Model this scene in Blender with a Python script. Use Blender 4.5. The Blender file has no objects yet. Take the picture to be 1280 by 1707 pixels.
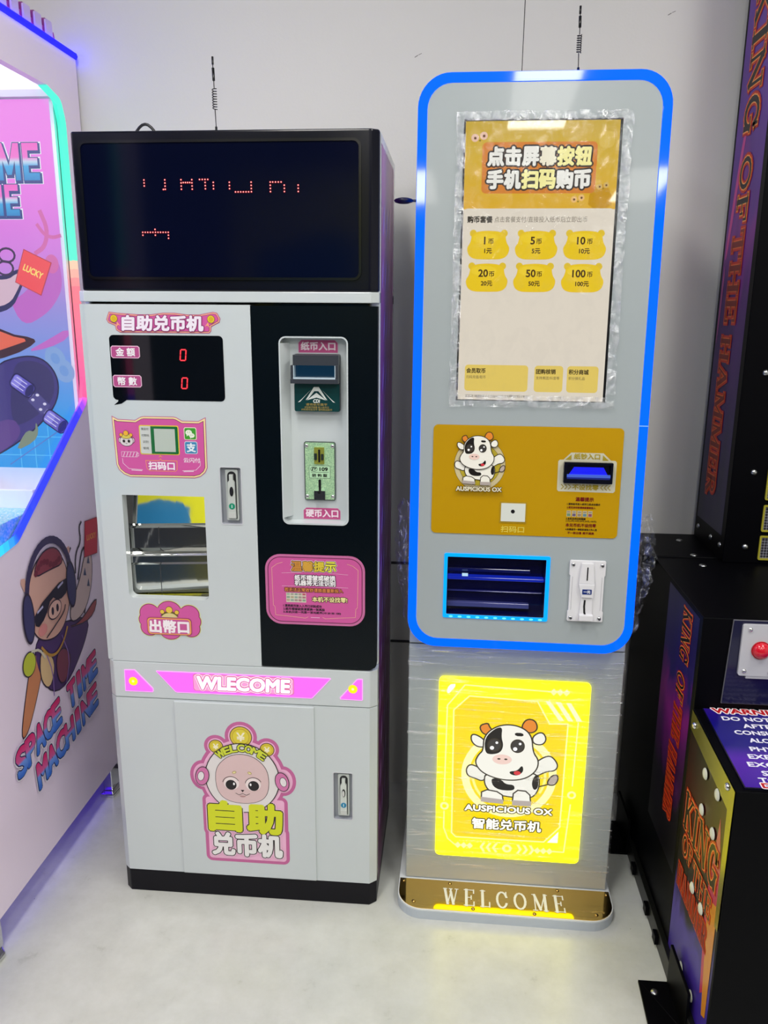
import bpy, bmesh, math, random
from math import sin, cos, pi, radians, hypot, atan2
from mathutils import Vector, Matrix, noise
from mathutils.geometry import tessellate_polygon

random.seed(7)
scene = bpy.context.scene
COL = scene.collection

# ------------------------------------------------------------------ view, camera, world, lamps
scene.view_settings.view_transform = 'Standard'
scene.view_settings.look = 'None'
scene.view_settings.gamma = 1.0
scene.view_settings.exposure = 0.0
scene.view_settings.use_curve_mapping = False
try:
    scene.cycles.max_bounces = 10
    scene.cycles.transparent_max_bounces = 16
    scene.cycles.sample_clamp_indirect = 6.0
except Exception:
    pass

CAM_H = 1.38
PITCH, YAW, ROLL = 0.245805, 0.0824946, 0.0065558
FOCAL_PX = 1350.0
cam_data = bpy.data.cameras.new('camera')
cam = bpy.data.objects.new('camera', cam_data)
COL.objects.link(cam)
scene.camera = cam
fwd = Vector((-sin(YAW) * cos(PITCH), cos(YAW) * cos(PITCH), -sin(PITCH)))
rt = Vector((cos(YAW), sin(YAW), 0.0))
up = rt.cross(fwd)
rt2 = cos(ROLL) * rt + sin(ROLL) * up
up2 = -sin(ROLL) * rt + cos(ROLL) * up
cam.matrix_world = Matrix(((rt2.x, up2.x, -fwd.x, 0.0), (rt2.y, up2.y, -fwd.y, 0.0),
                           (rt2.z, up2.z, -fwd.z, CAM_H), (0, 0, 0, 1)))
cam_data.sensor_fit = 'VERTICAL'
cam_data.sensor_height = 36.0
cam_data.lens = FOCAL_PX / 1707.0 * 36.0
cam_data.clip_start = 0.02

world = bpy.data.worlds.new('room_air')
scene.world = world
world.use_nodes = True
world.node_tree.nodes['Background'].inputs[0].default_value = (0.8, 0.85, 1.0, 1)
world.node_tree.nodes['Background'].inputs[1].default_value = 0.05

LAMP_STRENGTH = 22.5        # ceiling panels (built below with the ceiling)
# x0, x1, y0, y1 of the ceiling panels
LAMP_PANELS = [(0.21, 0.54, -1.75, -0.68), (-1.45, -1.12, -1.75, -0.68), (1.75, 2.08, -1.75, -0.68),
               (-0.65, -0.32, 0.05, 1.1), (1.0, 1.33, 0.05, 1.1),
               (-0.6, -0.27, -3.6, -2.6), (1.1, 1.43, -3.6, -2.6)]

# ------------------------------------------------------------------ materials
def lin(h):
    h = h.lstrip('#')
    out = []
    for i in (0, 2, 4):
        c = int(h[i:i + 2], 16) / 255.0
        out.append(c / 12.92 if c <= 0.04045 else ((c + 0.055) / 1.055) ** 2.4)
    return (out[0], out[1], out[2], 1.0)

_mats = {}
def mat(h, rough=0.4, metal=0.0, emit=0.0, coat=0.0, vary=0.03, spec=0.5, glow=None):
    """procedural principled material; a faint noise varies the tone and gloss"""
    key = (h, rough, metal, emit, coat, vary, spec, glow)
    if key in _mats:
        return _mats[key]
    m = bpy.data.materials.new('paint_' + h.lstrip('#') + ('_lit' if emit else ''))
    m.use_nodes = True
    nt = m.node_tree
    b = nt.nodes['Principled BSDF']
    c = lin(h)
    b.inputs['Roughness'].default_value = rough
    b.inputs['Metallic'].default_value = metal
    b.inputs['Specular IOR Level'].default_value = spec
    if coat:
        b.inputs['Coat Weight'].default_value = coat
        b.inputs['Coat Roughness'].default_value = 0.05
    if emit:
        b.inputs['Base Color'].default_value = (c[0] * .05, c[1] * .05, c[2] * .05, 1)
        b.inputs['Emission Color'].default_value = lin(glow) if glow else c
        b.inputs['Emission Strength'].default_value = emit
    else:
        tc = nt.nodes.new('ShaderNodeTexCoord')
        nz = nt.nodes.new('ShaderNodeTexNoise')
        nz.inputs['Scale'].default_value = 9.0
        nz.inputs['Detail'].default_value = 3.0
        hsv = nt.nodes.new('ShaderNodeHueSaturation')
        hsv.inputs['Color'].default_value = c
        mp = nt.nodes.new('ShaderNodeMapRange')
        mp.inputs['To Min'].default_value = 1.0 - vary
        mp.inputs['To Max'].default_value = 1.0 + vary
        nt.links.new(tc.outputs['Object'], nz.inputs['Vector'])
        nt.links.new(nz.outputs['Fac'], mp.inputs['Value'])
        nt.links.new(mp.outputs['Result'], hsv.inputs['Value'])
        nt.links.new(hsv.outputs['Color'], b.inputs['Base Color'])
    _mats[key] = m
    return m

def new_mat(name):
    m = bpy.data.materials.new(name)
    m.use_nodes = True
    return m, m.node_tree, m.node_tree.nodes['Principled BSDF']

def node(nt, kind, **kw):
    n = nt.nodes.new(kind)
    for k, v in kw.items():
        if k in n.inputs:
            n.inputs[k].default_value = v
        else:
            setattr(n, k, v)
    return n

def ramp(nt, stops):
    r = nt.nodes.new('ShaderNodeValToRGB')
    els = r.color_ramp.elements
    while len(els) > 1:
        els.remove(els[-1])
    els[0].position = stops[0][0]
    els[0].color = lin(stops[0][1])
    for p, h in stops[1:]:
        e = els.new(p)
        e.color = lin(h)
    return r

def gradient_mat(name, axis, lo, hi, stops, emit=0.0, rough=0.35):
    """printed colour blend running along one object axis between lo and hi"""
    m, nt, b = new_mat(name)
    tc = nt.nodes.new('ShaderNodeTexCoord')
    sx = nt.nodes.new('ShaderNodeSeparateXYZ')
    mr = node(nt, 'ShaderNodeMapRange')
    mr.inputs['From Min'].default_value = lo
    mr.inputs['From Max'].default_value = hi
    r = ramp(nt, stops)
    nt.links.new(tc.outputs['Object'], sx.inputs[0])
    nt.links.new(sx.outputs[axis], mr.inputs['Value'])
    nt.links.new(mr.outputs['Result'], r.inputs['Fac'])
    b.inputs['Roughness'].default_value = rough
    if emit:
        b.inputs['Base Color'].default_value = (.02, .02, .02, 1)
        nt.links.new(r.outputs['Color'], b.inputs['Emission Color'])
        b.inputs['Emission Strength'].default_value = emit
    else:
        nt.links.new(r.outputs['Color'], b.inputs['Base Color'])
    return m

WHITE = lambda: mat('#c8d0d2', rough=0.22, coat=0.3, vary=0.012)
BLACK_GLOSS = lambda: mat('#080a18', rough=0.2, spec=.3)
BLACK = lambda: mat('#0b0b0f', rough=0.35)
CHROME = lambda: mat('#d8d9da', rough=0.12, metal=1.0)
STEEL = lambda: mat('#b9bcbc', rough=0.3, metal=1.0)

# ------------------------------------------------------------------ mesh building
def front(y0, base=(0, 0, 0)):
    bx, by, bz = base
    return lambda u, v, w: Vector((u - bx, y0 - w - by, v - bz))
def face_right(x0, base=(0, 0, 0)):         # a face looking to +X: u runs along +Y
    bx, by, bz = base
    return lambda u, v, w: Vector((x0 + w - bx, u - by, v - bz))
def face_left(x0, base=(0, 0, 0)):          # a face looking to -X: u runs along -Y
    bx, by, bz = base
    return lambda u, v, w: Vector((x0 - w - bx, -u - by, v - bz))
def face_up(z0, base=(0, 0, 0)):
    bx, by, bz = base
    return lambda u, v, w: Vector((u - bx, v - by, z0 + w - bz))

def rrect(u0, u1, v0, v1, r=0.0, n=5, corners=(1, 1, 1, 1)):
    """rounded rectangle, counter clockwise from lower left; corners: ll, lr, ur, ul"""
    if r <= 0:
        return [(u0, v0), (u1, v0), (u1, v1), (u0, v1)]
    P = []
    for k, (cx, cy, a, full) in enumerate([(u0 + r, v0 + r, pi, (u0, v0)), (u1 - r, v0 + r, 1.5 * pi, (u1, v0)),
                                           (u1 - r, v1 - r, 0, (u1, v1)), (u0 + r, v1 - r, .5 * pi, (u0, v1))]):
        if corners[k]:
            for i in range(n + 1):
                t = a + i * (pi / 2) / n
                P.append((cx + r * cos(t), cy + r * sin(t)))
        else:
            P.append(full)
    return P
def ell(cu, cv, ru, rv=None, n=28, rot=0.0, a0=0.0, a1=2 * pi):
    rv = ru if rv is None else rv
    full = abs(a1 - a0 - 2 * pi) < 1e-6
    P = []
    for i in range(n if full else n + 1):
        t = a0 + (a1 - a0) * i / n
        x, y = ru * cos(t), rv * sin(t)
        P.append((cu + x * cos(rot) - y * sin(rot), cv + x * sin(rot) + y * cos(rot)))
    return P
def smooth(pts, it=2, closed=True):
    for _ in range(it):
        q = []
        n = len(pts)
        for i in range(n if closed else n - 1):
            a, b = pts[i], pts[(i + 1) % n]
            q.append((a[0] * .75 + b[0] * .25, a[1] * .75 + b[1] * .25))
            q.append((a[0] * .25 + b[0] * .75, a[1] * .25 + b[1] * .75))
        if not closed:
            q = [pts[0]] + q + [pts[-1]]
        pts = q
    return pts
def area2(p):
    return sum(p[i][0] * p[(i + 1) % len(p)][1] - p[(i + 1) % len(p)][0] * p[i][1] for i in range(len(p)))
def grow(pts, d):
    """offset a closed outline outwards by d"""
    n = len(pts)
    s = 1 if area2(pts) > 0 else -1
    out = []
    for i in range(n):
        ax, ay = pts[i - 1]; bx, by = pts[i]; cx, cy = pts[(i + 1) % n]
        e1 = (bx - ax, by - ay); e2 = (cx - bx, cy - by)
        l1 = hypot(*e1) or 1e-9; l2 = hypot(*e2) or 1e-9
        n1 = (e1[1] / l1 * s, -e1[0] / l1 * s); n2 = (e2[1] / l2 * s, -e2[0] / l2 * s)
        mx, my = n1[0] + n2[0], n1[1] + n2[1]
        ml = hypot(mx, my) or 1e-9
        mx, my = mx / ml, my / ml
        k = 1.0 / max(0.45, mx * n1[0] + my * n1[1])
        out.append((bx + mx * d * k, by + my * d * k))
    return out

_glyphs = {}
def glyphs(s):
    if s in _glyphs:
        return _glyphs[s]
    c = bpy.data.curves.new('lettering', 'FONT')
    c.body = s
    c.size = 1.0
    c.resolution_u = 3
    o = bpy.data.objects.new('lettering', c)
    COL.objects.link(o)
    dg = bpy.context.evaluated_depsgraph_get()
    me = bpy.data.meshes.new_from_object(o.evaluated_get(dg))
    vs = [(v.co.x, v.co.y) for v in me.vertices]
    fs = [tuple(p.vertices) for p in me.polygons]
    bpy.data.objects.remove(o)
    bpy.data.curves.remove(c)
    bpy.data.meshes.remove(me)
    _glyphs[s] = (vs, fs)
    return _glyphs[s]

# slab-serif capitals drawn as pen strokes, (points, pen width) on a unit-high body
SERIF = {
    'W': (1.05, [([(0.1, .97), (.33, 0.03)], .15), ([(.33, .03), (.52, .8)], .06), ([(.52, .8), (.73, .03)], .15), ([(.73, .03), (.95, .97)], .06),
                 ([(0, .97), (.24, .97)], .06), ([(.82, .97), (1.05, .97)], .06), ([(.4, .97), (.62, .97)], .06), ([(.52, .97), (.52, .75)], .1)]),
    'E': (.72, [([(.16, 0), (.16, 1)], .16), ([(0, .97), (.68, .97)], .06), ([(0, .03), (.7, .03)], .06), ([(.16, .51), (.5, .51)], .06),
                ([(.67, 1), (.67, .76)], .07), ([(.69, 0), (.69, .26)], .07), ([(.5, .63), (.5, .39)], .06)]),
    'L': (.68, [([(.16, 0), (.16, 1)], .16), ([(0, .97), (.34, .97)], .06), ([(0, .03), (.66, .03)], .06), ([(.64, 0), (.64, .3)], .07)]),
    'C': (.8, [('arc', .42, .5, .34, .47, .35, 2 * pi - .45, .13), ([(.72, 1), (.72, .7)], .06)]),
    'O': (.9, [('arc', .45, .5, .37, .47, 0, 2 * pi, .13)]),
    'M': (1.05, [([(.16, 0), (.16, 1)], .06), ([(.16, .97), (.52, .06)], .15), ([(.52, .06), (.88, .97)], .06), ([(.88, 0), (.88, 1)], .16),
                 ([(0, .03), (.32, .03)], .06), ([(.72, .03), (1.04, .03)], .06), ([(0, .97), (.22, .97)], .06), ([(.84, .97), (1.04, .97)], .06)]),
    'K': (.9, [([(.16, 0), (.16, 1)], .17), ([(.2, .4), (.74, .97)], .08), ([(.36, .56), (.76, .03)], .17), ([(0, .97), (.34, .97)], .06),
               ([(0, .03), (.34, .03)], .06), ([(.58, .97), (.88, .97)], .06), ([(.56, .03), (.9, .03)], .06)]),
    'I': (.4, [([(.2, 0), (.2, 1)], .18), ([(0, .97), (.4, .97)], .06), ([(0, .03), (.4, .03)], .06)]),
    'N': (.95, [([(.16, 0), (.16, 1)], .07), ([(.16, .97), (.78, .03)], .17), ([(.78, 0), (.78, 1)], .07), ([(0, .97), (.28, .97)], .06),
                ([(0, .03), (.32, .03)], .06), ([(.62, .97), (.94, .97)], .06)]),
    'G': (.88, [('arc', .43, .5, .35, .47, .5, 2 * pi - .12, .14), ([(.74, .44), (.74, .02)], .14), ([(.5, .44), (.88, .44)], .06), ([(.74, 1), (.74, .7)], .06)]),
    'F': (.7, [([(.16, 0), (.16, 1)], .16), ([(0, .97), (.68, .97)], .06), ([(0, .03), (.36, .03)], .06), ([(.16, .5), (.5, .5)], .06),
               ([(.67, 1), (.67, .76)], .07), ([(.5, .62), (.5, .38)], .06)]),
    'T': (.8, [([(.4, 0), (.4, 1)], .17), ([(0, .97), (.8, .97)], .06), ([(.2, .03), (.6, .03)], .06), ([(.03, 1), (.03, .72)], .07), ([(.77, 1), (.77, .72)], .07)]),
    'H': (.92, [([(.16, 0), (.16, 1)], .16), ([(.76, 0), (.76, 1)], .16), ([(.16, .5), (.76, .5)], .07), ([(0, .97), (.32, .97)], .06),
                ([(0, .03), (.32, .03)], .06), ([(.6, .97), (.92, .97)], .06), ([(.6, .03), (.92, .03)], .06)]),
    'A': (.95, [([(.14, .03), (.46, .97)], .07), ([(.46, .97), (.8, .03)], .17), ([(.26, .33), (.68, .33)], .06), ([(0, .03), (.28, .03)], .06), ([(.62, .03), (.95, .03)], .06)]),
    'R': (.88, [([(.16, 0), (.16, 1)], .16), ('arc', .34, .73, .3, .24, -pi / 2, pi / 2, .1), ([(.16, .97), (.38, .97)], .06), ([(.16, .49), (.38, .49)], .06),
                ([(.38, .5), (.72, .03)], .16), ([(0, .97), (.3, .97)], .06), ([(0, .03), (.34, .03)], .06), ([(.62, .03), (.88, .03)], .06)]),
}

LAY = 0.00028
class Shape:
    """collects polygons, prisms, tubes and lettering and links them as ONE mesh object"""
    def __init__(s, mp):
        s.mp = mp; s.v = []; s.f = []; s.mi = []; s.sm = []; s.mats = []; s.k = 0
    def _m(s, m):
        if m not in s.mats:
            s.mats.append(m)
        return s.mats.index(m)
    def raw(s, verts, faces, m, sm=False):
        b = len(s.v); k = s._m(m)
        s.v += verts
        for f in faces:
            s.f.append(tuple(b + i for i in f)); s.mi.append(k); s.sm.append(sm)
    def poly(s, pts, m, layer=0, holes=None, w=0.0):
        s.k = (s.k + 1) % 18
        w = w + layer * LAY + s.k * 1.1e-5       # every printed shape lies a hair above the last, none share a plane
        if area2(pts) < 0:
            pts = pts[::-1]
        loops = [pts] + (holes or [])
        vs = [s.mp(p[0], p[1], w) for L in loops for p in L]
        if len(pts) <= 4 and not holes:
            s.raw(vs, [tuple(range(len(pts)))], m); return
        tris = tessellate_polygon([[Vector((p[0], p[1], 0)) for p in L] for L in loops])
        flat = [p for L in loops for p in L]
        out = []
        for t in tris:
            a, b, c = (flat[i] for i in t)
            ar = (b[0] - a[0]) * (c[1] - a[1]) - (c[0] - a[0]) * (b[1] - a[1])
            out.append(tuple(t) if ar > 0 else tuple(reversed(t)))
        s.raw(vs, out, m)
    def prism(s, pts, w0, w1, m, holes=None, side=None, back=True):
        """solid between depth w0 (back) and w1 (front)"""
        if area2(pts) < 0:
            pts = pts[::-1]
        s.k = -1; s.poly(pts, m, 0, holes, w1)
        if back:
            b = len(s.f)
            s.k = -1; s.poly(pts, m, 0, holes, w0)
            for i in range(b, len(s.f)):
                s.f[i] = tuple(reversed(s.f[i]))
        for k, L in enumerate([pts] + (holes or [])):
            n = len(L)
            ccw = area2(L) > 0
            vs = [s.mp(p[0], p[1], w0) for p in L] + [s.mp(p[0], p[1], w1) for p in L]
            fs = []
            for i in range(n):
                j = (i + 1) % n
                q = (i, j, n + j, n + i)
                if (k == 0) != ccw:
                    q = tuple(reversed(q))
                fs.append(q)
            s.raw(vs, fs, side or m)
    def box(s, u0, u1, v0, v1, w0, w1, m):
        s.prism([(u0, v0), (u1, v0), (u1, v1), (u0, v1)], w0, w1, m)
    def dome(s, cu, cv, w0, r, h, m, n=16, k=4, rv=None):
        rv = rv or r
        vs = []; fs = []
        for j in range(k):
            t = j / k * pi / 2
            for i in range(n):
                a = 2 * pi * i / n
                vs.append(s.mp(cu + r * cos(t) * cos(a), cv + rv * cos(t) * sin(a), w0 + h * sin(t)))
        vs.append(s.mp(cu, cv, w0 + h))
        for j in range(k - 1):
            for i in range(n):
                i2 = (i + 1) % n
                fs.append((j * n + i, j * n + i2, (j + 1) * n + i2, (j + 1) * n + i))
        for i in range(n):
            fs.append(((k - 1) * n + i, (k - 1) * n + (i + 1) % n, len(vs) - 1))
        s.raw(vs, fs, m, True)
    def tube(s, pts, r, m, n=8, cap=True):
        """round bar through 3-D points (already local)"""
        pts = [Vector(p) for p in pts]
        rr = r if isinstance(r, (list, tuple)) else [r] * len(pts)
        vs = []; fs = []
        ref = Vector((0, 0, 1))
        for i, p in enumerate(pts):
            d = (pts[min(i + 1, len(pts) - 1)] - pts[max(i - 1, 0)])
            d = d.normalized() if d.length > 1e-9 else Vector((0, 0, 1))
            a = d.cross(ref)
            if a.length < 1e-3:
                a = d.cross(Vector((1, 0, 0)))
            a.normalize(); b = a.cross(d).normalized()
            for k in range(n):
                t = 2 * pi * k / n
                vs.append(p + (a * cos(t) + b * sin(t)) * rr[i])
        for i in range(len(pts) - 1):
            for k in range(n):
                k2 = (k + 1) % n
                fs.append((i * n + k, i * n + k2, (i + 1) * n + k2, (i + 1) * n + k))
        if cap:
            fs.append(tuple(range(n))); fs.append(tuple((len(pts) - 1) * n + k for k in reversed(range(n))))
        s.raw(vs, fs, m, True)
    def line(s, pts, wd, m, layer=0, closed=False, w=0.0):
        n = len(pts)
        for i in range(n if closed else n - 1):
            a, b = pts[i], pts[(i + 1) % n]
            dx, dy = b[0] - a[0], b[1] - a[1]
            l = hypot(dx, dy)
            if l < 1e-9:
                continue
            dx, dy = dx / l * wd / 2, dy / l * wd / 2
            e = .6
            A = (a[0] - dx * e, a[1] - dy * e); B = (b[0] + dx * e, b[1] + dy * e)
            s.poly([(A[0] + dy, A[1] - dx), (B[0] + dy, B[1] - dx), (B[0] - dy, B[1] + dx), (A[0] - dy, A[1] + dx)], m, layer, None, w)
    def text(s, t, u, v, wd, ht, m, layer=0, bold=0.0, edge=None, rot=0.0, shear=0.0, w=0.0, align='C', base=False):
        """lettering fitted into wd x ht centred at (u, v); bold in metres; edge = [(material, width), ...] outlines"""
        vs, fs = glyphs(t)
        if not vs:
            return
        x0 = min(p[0] for p in vs); x1 = max(p[0] for p in vs)
        y0 = min(p[1] for p in vs); y1 = max(p[1] for p in vs)
        sx = sy = None
        if ht is None:
            sx = sy = wd / (x1 - x0)
        elif wd is None:
            sx = sy = ht / (y1 - y0)
        else:
            sx = wd / max(1e-6, x1 - x0); sy = ht / max(1e-6, y1 - y0)
        cx, cy = (x0 + x1) / 2, (y0 + y1) / 2
        if align == 'L':
            cx = x0
        elif align == 'R':
            cx = x1
        P = []
        for x, y in vs:
            a = (x - cx) * sx + shear * (y - cy) * sy; b = (y - cy) * sy
            P.append((u + a * cos(rot) - b * sin(rot), v + a * sin(rot) + b * cos(rot)))
        def stamp(r, mm, ww, n):
            offs = [(0, 0)] + [(r * cos(2 * pi * i / n + .2), r * sin(2 * pi * i / n + .2)) for i in range(n)] if r > 0 else [(0, 0)]
            for q, (ox, oy) in enumerate(offs):
                s.raw([s.mp(p[0] + ox, p[1] + oy, ww + q * 1.5e-5) for p in P], fs, mm)
        lay = layer
        for mm, r in (edge or []):
            stamp(r + bold, mm, w + lay * LAY, 12)
            lay += 1
        stamp(bold, m, w + lay * LAY, 8)
    def serif(s, t, u, v, ht, m, layer=0, fat=0.0, rot=0.0, gap=.14, wd=None, w=0.0):
        """slab-serif capitals starting at (u, v) = left end of the base line"""
        tot = sum((SERIF[c][0] + gap) if c != ' ' else .5 for c in t) - gap
        kx = (wd / (tot * ht)) if wd else 1.0
        pen = min(1.0, kx * 1.15)
        x = 0.0
        def tr(px, py):
            a, b = px * ht * kx, py * ht
            return (u + a * cos(rot) - b * sin(rot), v + a * sin(rot) + b * cos(rot))
        for c in t:
            if c == ' ':
                x += .5; continue
            wdt, strokes = SERIF[c]
            for st in strokes:
                if st[0] == 'arc':
                    _, cx, cy, rx, ry, a0, a1, pw = st
                    pts = [tr(x + cx + rx * cos(a0 + (a1 - a0) * i / 16), cy + ry * sin(a0 + (a1 - a0) * i / 16)) for i in range(17)]
                    s.line(pts, pw * ht * pen + fat, m, layer, False, w)
                else:
                    s.line([tr(x + p[0], p[1]) for p in st[0]], st[1] * ht * pen + fat, m, layer, False, w)
            x += wdt + gap
    def build(s, name, parent=None, bevel=0.0, seg=2):
        me = bpy.data.meshes.new(name)
        me.from_pydata([tuple(p) for p in s.v], [], s.f)
        for m in s.mats:
            me.materials.append(m)
        for p, k, q in zip(me.polygons, s.mi, s.sm):
            p.material_index = k; p.use_smooth = q
        me.update()
        o = bpy.data.objects.new(name, me)
        COL.objects.link(o)
        if parent is not None:
            o.parent = parent
        if bevel:
            bm = bmesh.new(); bm.from_mesh(me)
            bmesh.ops.remove_doubles(bm, verts=bm.verts, dist=1e-5)
            bm.to_mesh(me); bm.free()
            b = o.modifiers.new('soft_edges', 'BEVEL')
            b.width = bevel; b.segments = seg; b.limit_method = 'ANGLE'; b.angle_limit = radians(35)
            b.harden_normals = False
        return o

def thing(name, label, cat, loc=(0, 0, 0), rz=0.0, group=None):
    o = bpy.data.objects.new(name, None)
    o.empty_display_size = .1
    COL.objects.link(o)
    o.location = loc; o.rotation_euler = (0, 0, rz)
    o['label'] = label; o['category'] = cat
    if group:
        o['group'] = group
    return o
def tag(o, label, cat, group=None):
    o['label'] = label; o['category'] = cat
    if group:
        o['group'] = group
    return o
def struct(o):
    o['kind'] = 'structure'
    return o
def copy_part(o, parent, loc=None):
    c = o.copy(); COL.objects.link(c); c.parent = parent
    if loc is not None:
        c.location = loc
    return c

# ------------------------------------------------------------------ the room
WALL_Y = 2.16
RX0, RX1, RY0, RZ = -4.6, 3.0, -4.2, 2.8

def floor_mat():
    m, nt, b = new_mat('sealed_grey_floor')
    tc = node(nt, 'ShaderNodeTexCoord')
    n1 = node(nt, 'ShaderNodeTexNoise', Scale=1.6, Detail=6.0, Roughness=0.62)
    n2 = node(nt, 'ShaderNodeTexNoise', Scale=14.0, Detail=8.0, Roughness=0.7)
    vo = node(nt, 'ShaderNodeTexVoronoi', Scale=26.0)
    r1 = ramp(nt, [(0.3, '#c4c8c4'), (0.62, '#d0d2cb'), (0.8, '#d8dad4')])
    r2 = ramp(nt, [(0.35, '#ffffff'), (0.62, '#f1f1ef'), (0.7, '#dcdcd8')])
    r3 = ramp(nt, [(0.018, '#55544f'), (0.03, '#ffffff')])
    mx = node(nt, 'ShaderNodeMix', data_type='RGBA', blend_type='MULTIPLY')
    mx.inputs[0].default_value = 0.8
    # only some specks: gate the specks with a second noise
    n3 = node(nt, 'ShaderNodeTexNoise', Scale=5.0, Detail=2.0)
    g = ramp(nt, [(0.52, '#000000'), (0.6, '#ffffff')])
    mx2 = node(nt, 'ShaderNodeMix', data_type='RGBA', blend_type='MULTIPLY')
    L = nt.links.new
    for n in (n1, n2, vo, n3):
        L(tc.outputs['Object'], n.inputs['Vector'])
    L(n1.outputs['Fac'], r1.inputs['Fac']); L(n2.outputs['Fac'], r2.inputs['Fac'])
    L(vo.outputs['Distance'], r3.inputs['Fac']); L(n3.outputs['Fac'], g.inputs['Fac'])
    L(r1.outputs['Color'], mx.inputs[6]); L(r2.outputs['Color'], mx.inputs[7])
    L(g.outputs['Color'], mx2.inputs[0])
    L(mx.outputs[2], mx2.inputs[6]); L(r3.outputs['Color'], mx2.inputs[7])
    L(mx2.outputs[2], b.inputs['Base Color'])
    rr = node(nt, 'ShaderNodeMapRange')
    rr.inputs['To Min'].default_value = 0.12; rr.inputs['To Max'].default_value = 0.32
    L(n2.outputs['Fac'], rr.inputs['Value']); L(rr.outputs['Result'], b.inputs['Roughness'])
    bp = node(nt, 'ShaderNodeBump', Strength=0.06, Distance=0.01)
    L(n2.outputs['Fac'], bp.inputs['Height']); L(bp.outputs['Normal'], b.inputs['Normal'])
    return m

def wall_mat(h='#d9d8d4'):
    m, nt, b = new_mat('painted_plaster')
    tc = node(nt, 'ShaderNodeTexCoord')
    n1 = node(nt, 'ShaderNodeTexNoise', Scale=1.2, Detail=4.0)
    n2 = node(nt, 'ShaderNodeTexNoise', Scale=160.0, Detail=2.0)
    c = lin(h)
    hs = node(nt, 'ShaderNodeHueSaturation'); hs.inputs['Color'].default_value = c
    mr = node(nt, 'ShaderNodeMapRange')
    mr.inputs['To Min'].default_value = .95; mr.inputs['To Max'].default_value = 1.04
    L = nt.links.new
    L(tc.outputs['Object'], n1.inputs['Vector']); L(tc.outputs['Object'], n2.inputs['Vector'])
    L(n1.outputs['Fac'], mr.inputs['Value']); L(mr.outputs['Result'], hs.inputs['Value'])
    L(hs.outputs['Color'], b.inputs['Base Color'])
    bp = node(nt, 'ShaderNodeBump', Strength=0.05, Distance=0.004)
    L(n2.outputs['Fac'], bp.inputs['Height']); L(bp.outputs['Normal'], b.inputs['Normal'])
    b.inputs['Roughness'].default_value = 0.6
    return m

WALLP = wall_mat()
idm = lambda u, v, w: Vector((u, v, w))
s = Shape(face_up(0)); s.box(RX0 - .1, RX1 + .1, -.35, WALL_Y + .1, -.1, 0, floor_mat())
s.box(RX0 - .1, RX1 + .1, RY0 - .1, -.35, -.1, 0, mat('#1b1c21', rough=.25))        # dark tiles further out in the aisle
for i in range(13):
    s.box(RX0 + i * .6 - .003, RX0 + i * .6 + .003, RY0, -.36, 0, .0006, mat('#8a8c90', rough=.5))
for i in range(7):
    s.box(RX0, RX1, -.95 - i * .6, -.944 - i * .6, 0, .0006, mat('#8a8c90', rough=.5))
struct(s.build('floor'))
s = Shape(face_up(RZ)); s.box(RX0 - .1, RX1 + .1, RY0 - .1, WALL_Y + .1, 0, .1, wall_mat('#d8d8d6')); struct(s.build('ceiling'))
s = Shape(front(WALL_Y)); s.box(RX0 - .1, RX1 + .1, 0, RZ, -.1, 0, WALLP)
for (a, b) in ((-.103, 1.973), (.486, 2.052)):        # two small scuff marks high on the wall
    s.line([(a - .008, b - .004), (a - .001, b)], .0016, mat('#6d6c68', rough=.7), 1); s.line([(a + .001, b + .001), (a + .008, b + .004)], .0012, mat('#6d6c68', rough=.7), 1)
struct(s.build('wall_back'))
s = Shape(face_right(RX0)); s.box(RY0, WALL_Y, 0, RZ, -.1, 0, WALLP); struct(s.build('wall_left'))
s = Shape(face_left(RX1)); s.box(-WALL_Y, -RY0, 0, RZ, -.1, 0, WALLP); struct(s.build('wall_right'))
# the wall behind the photographer: dark blue with an added yellow-edged blue mural, put there for the mirror-bright coin outlet to reflect
s = Shape(lambda u, v, w: Vector((u, RY0 + w, v)))
s.box(RX0, RX1, 0, RZ, -.1, 0, mat('#5b5e6c', rough=.6))
s.poly([(-2.0, 1.1), (-.55, 1.1), (-.55, 2.55), (-2.0, 2.55)], mat('#f6f400', rough=.6), 4)
s.poly([(-1.8, 1.1), (-.86, 1.1), (-.84, 1.98), (-1.1, 2.05), (-1.8, 1.88)], mat('#0f86c4', rough=.6), 8)
struct(s.build('wall_front'))
# fine dark panel joints low on the back wall, and two scuff marks high up
s = Shape(front(WALL_Y)); s.box(-.6, .5, .688, .6945, 0, .004, mat('#2c2a33', rough=.6)); struct(s.build('trim_1'))
s = Shape(front(WALL_Y)); s.box(-.6, .5, .4535, .4595, 0, .004, mat('#2c2a33', rough=.6)); struct(s.build('trim_2'))
s = Shape(front(WALL_Y)); s.box(RX0, -.62, 0, .012, 0, .006, mat('#3a3346', rough=.6)); struct(s.build('baseboard_back'))

# ceiling lamps: flush LED panels
for i, (x0, x1, y0, y1) in enumerate(LAMP_PANELS):
    t = thing('ceiling_light', 'flush white ceiling light panel, %s' % [
        'in front of the kiosk', 'front left of the coin pusher', 'front right of the hammer game', 'over the aisle by the coin pusher',
        'over the aisle by the hammer game', 'far back on the left', 'far back on the right'][i], 'light',
        ((x0 + x1) / 2, (y0 + y1) / 2, RZ), 0, 'ceiling light panels')
    a, b = (x1 - x0) / 2, (y1 - y0) / 2
    s = Shape(lambda u, v, w: Vector((u, v, w)))
    s.prism(rrect(-a - .015, a + .015, -b - .015, b + .015), -.02, 0, mat('#e8e8e8', rough=.5), [rrect(-a, a, -b, b)[::-1]])
    s.build('frame', t)
    s = Shape(lambda u, v, w: Vector((u, -v, w)))
    s.poly(rrect(-a, a, -b, b), mat('#fffcf6', emit=LAMP_STRENGTH), 0, None, -.008)
    s.build('diffuser', t)

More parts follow.
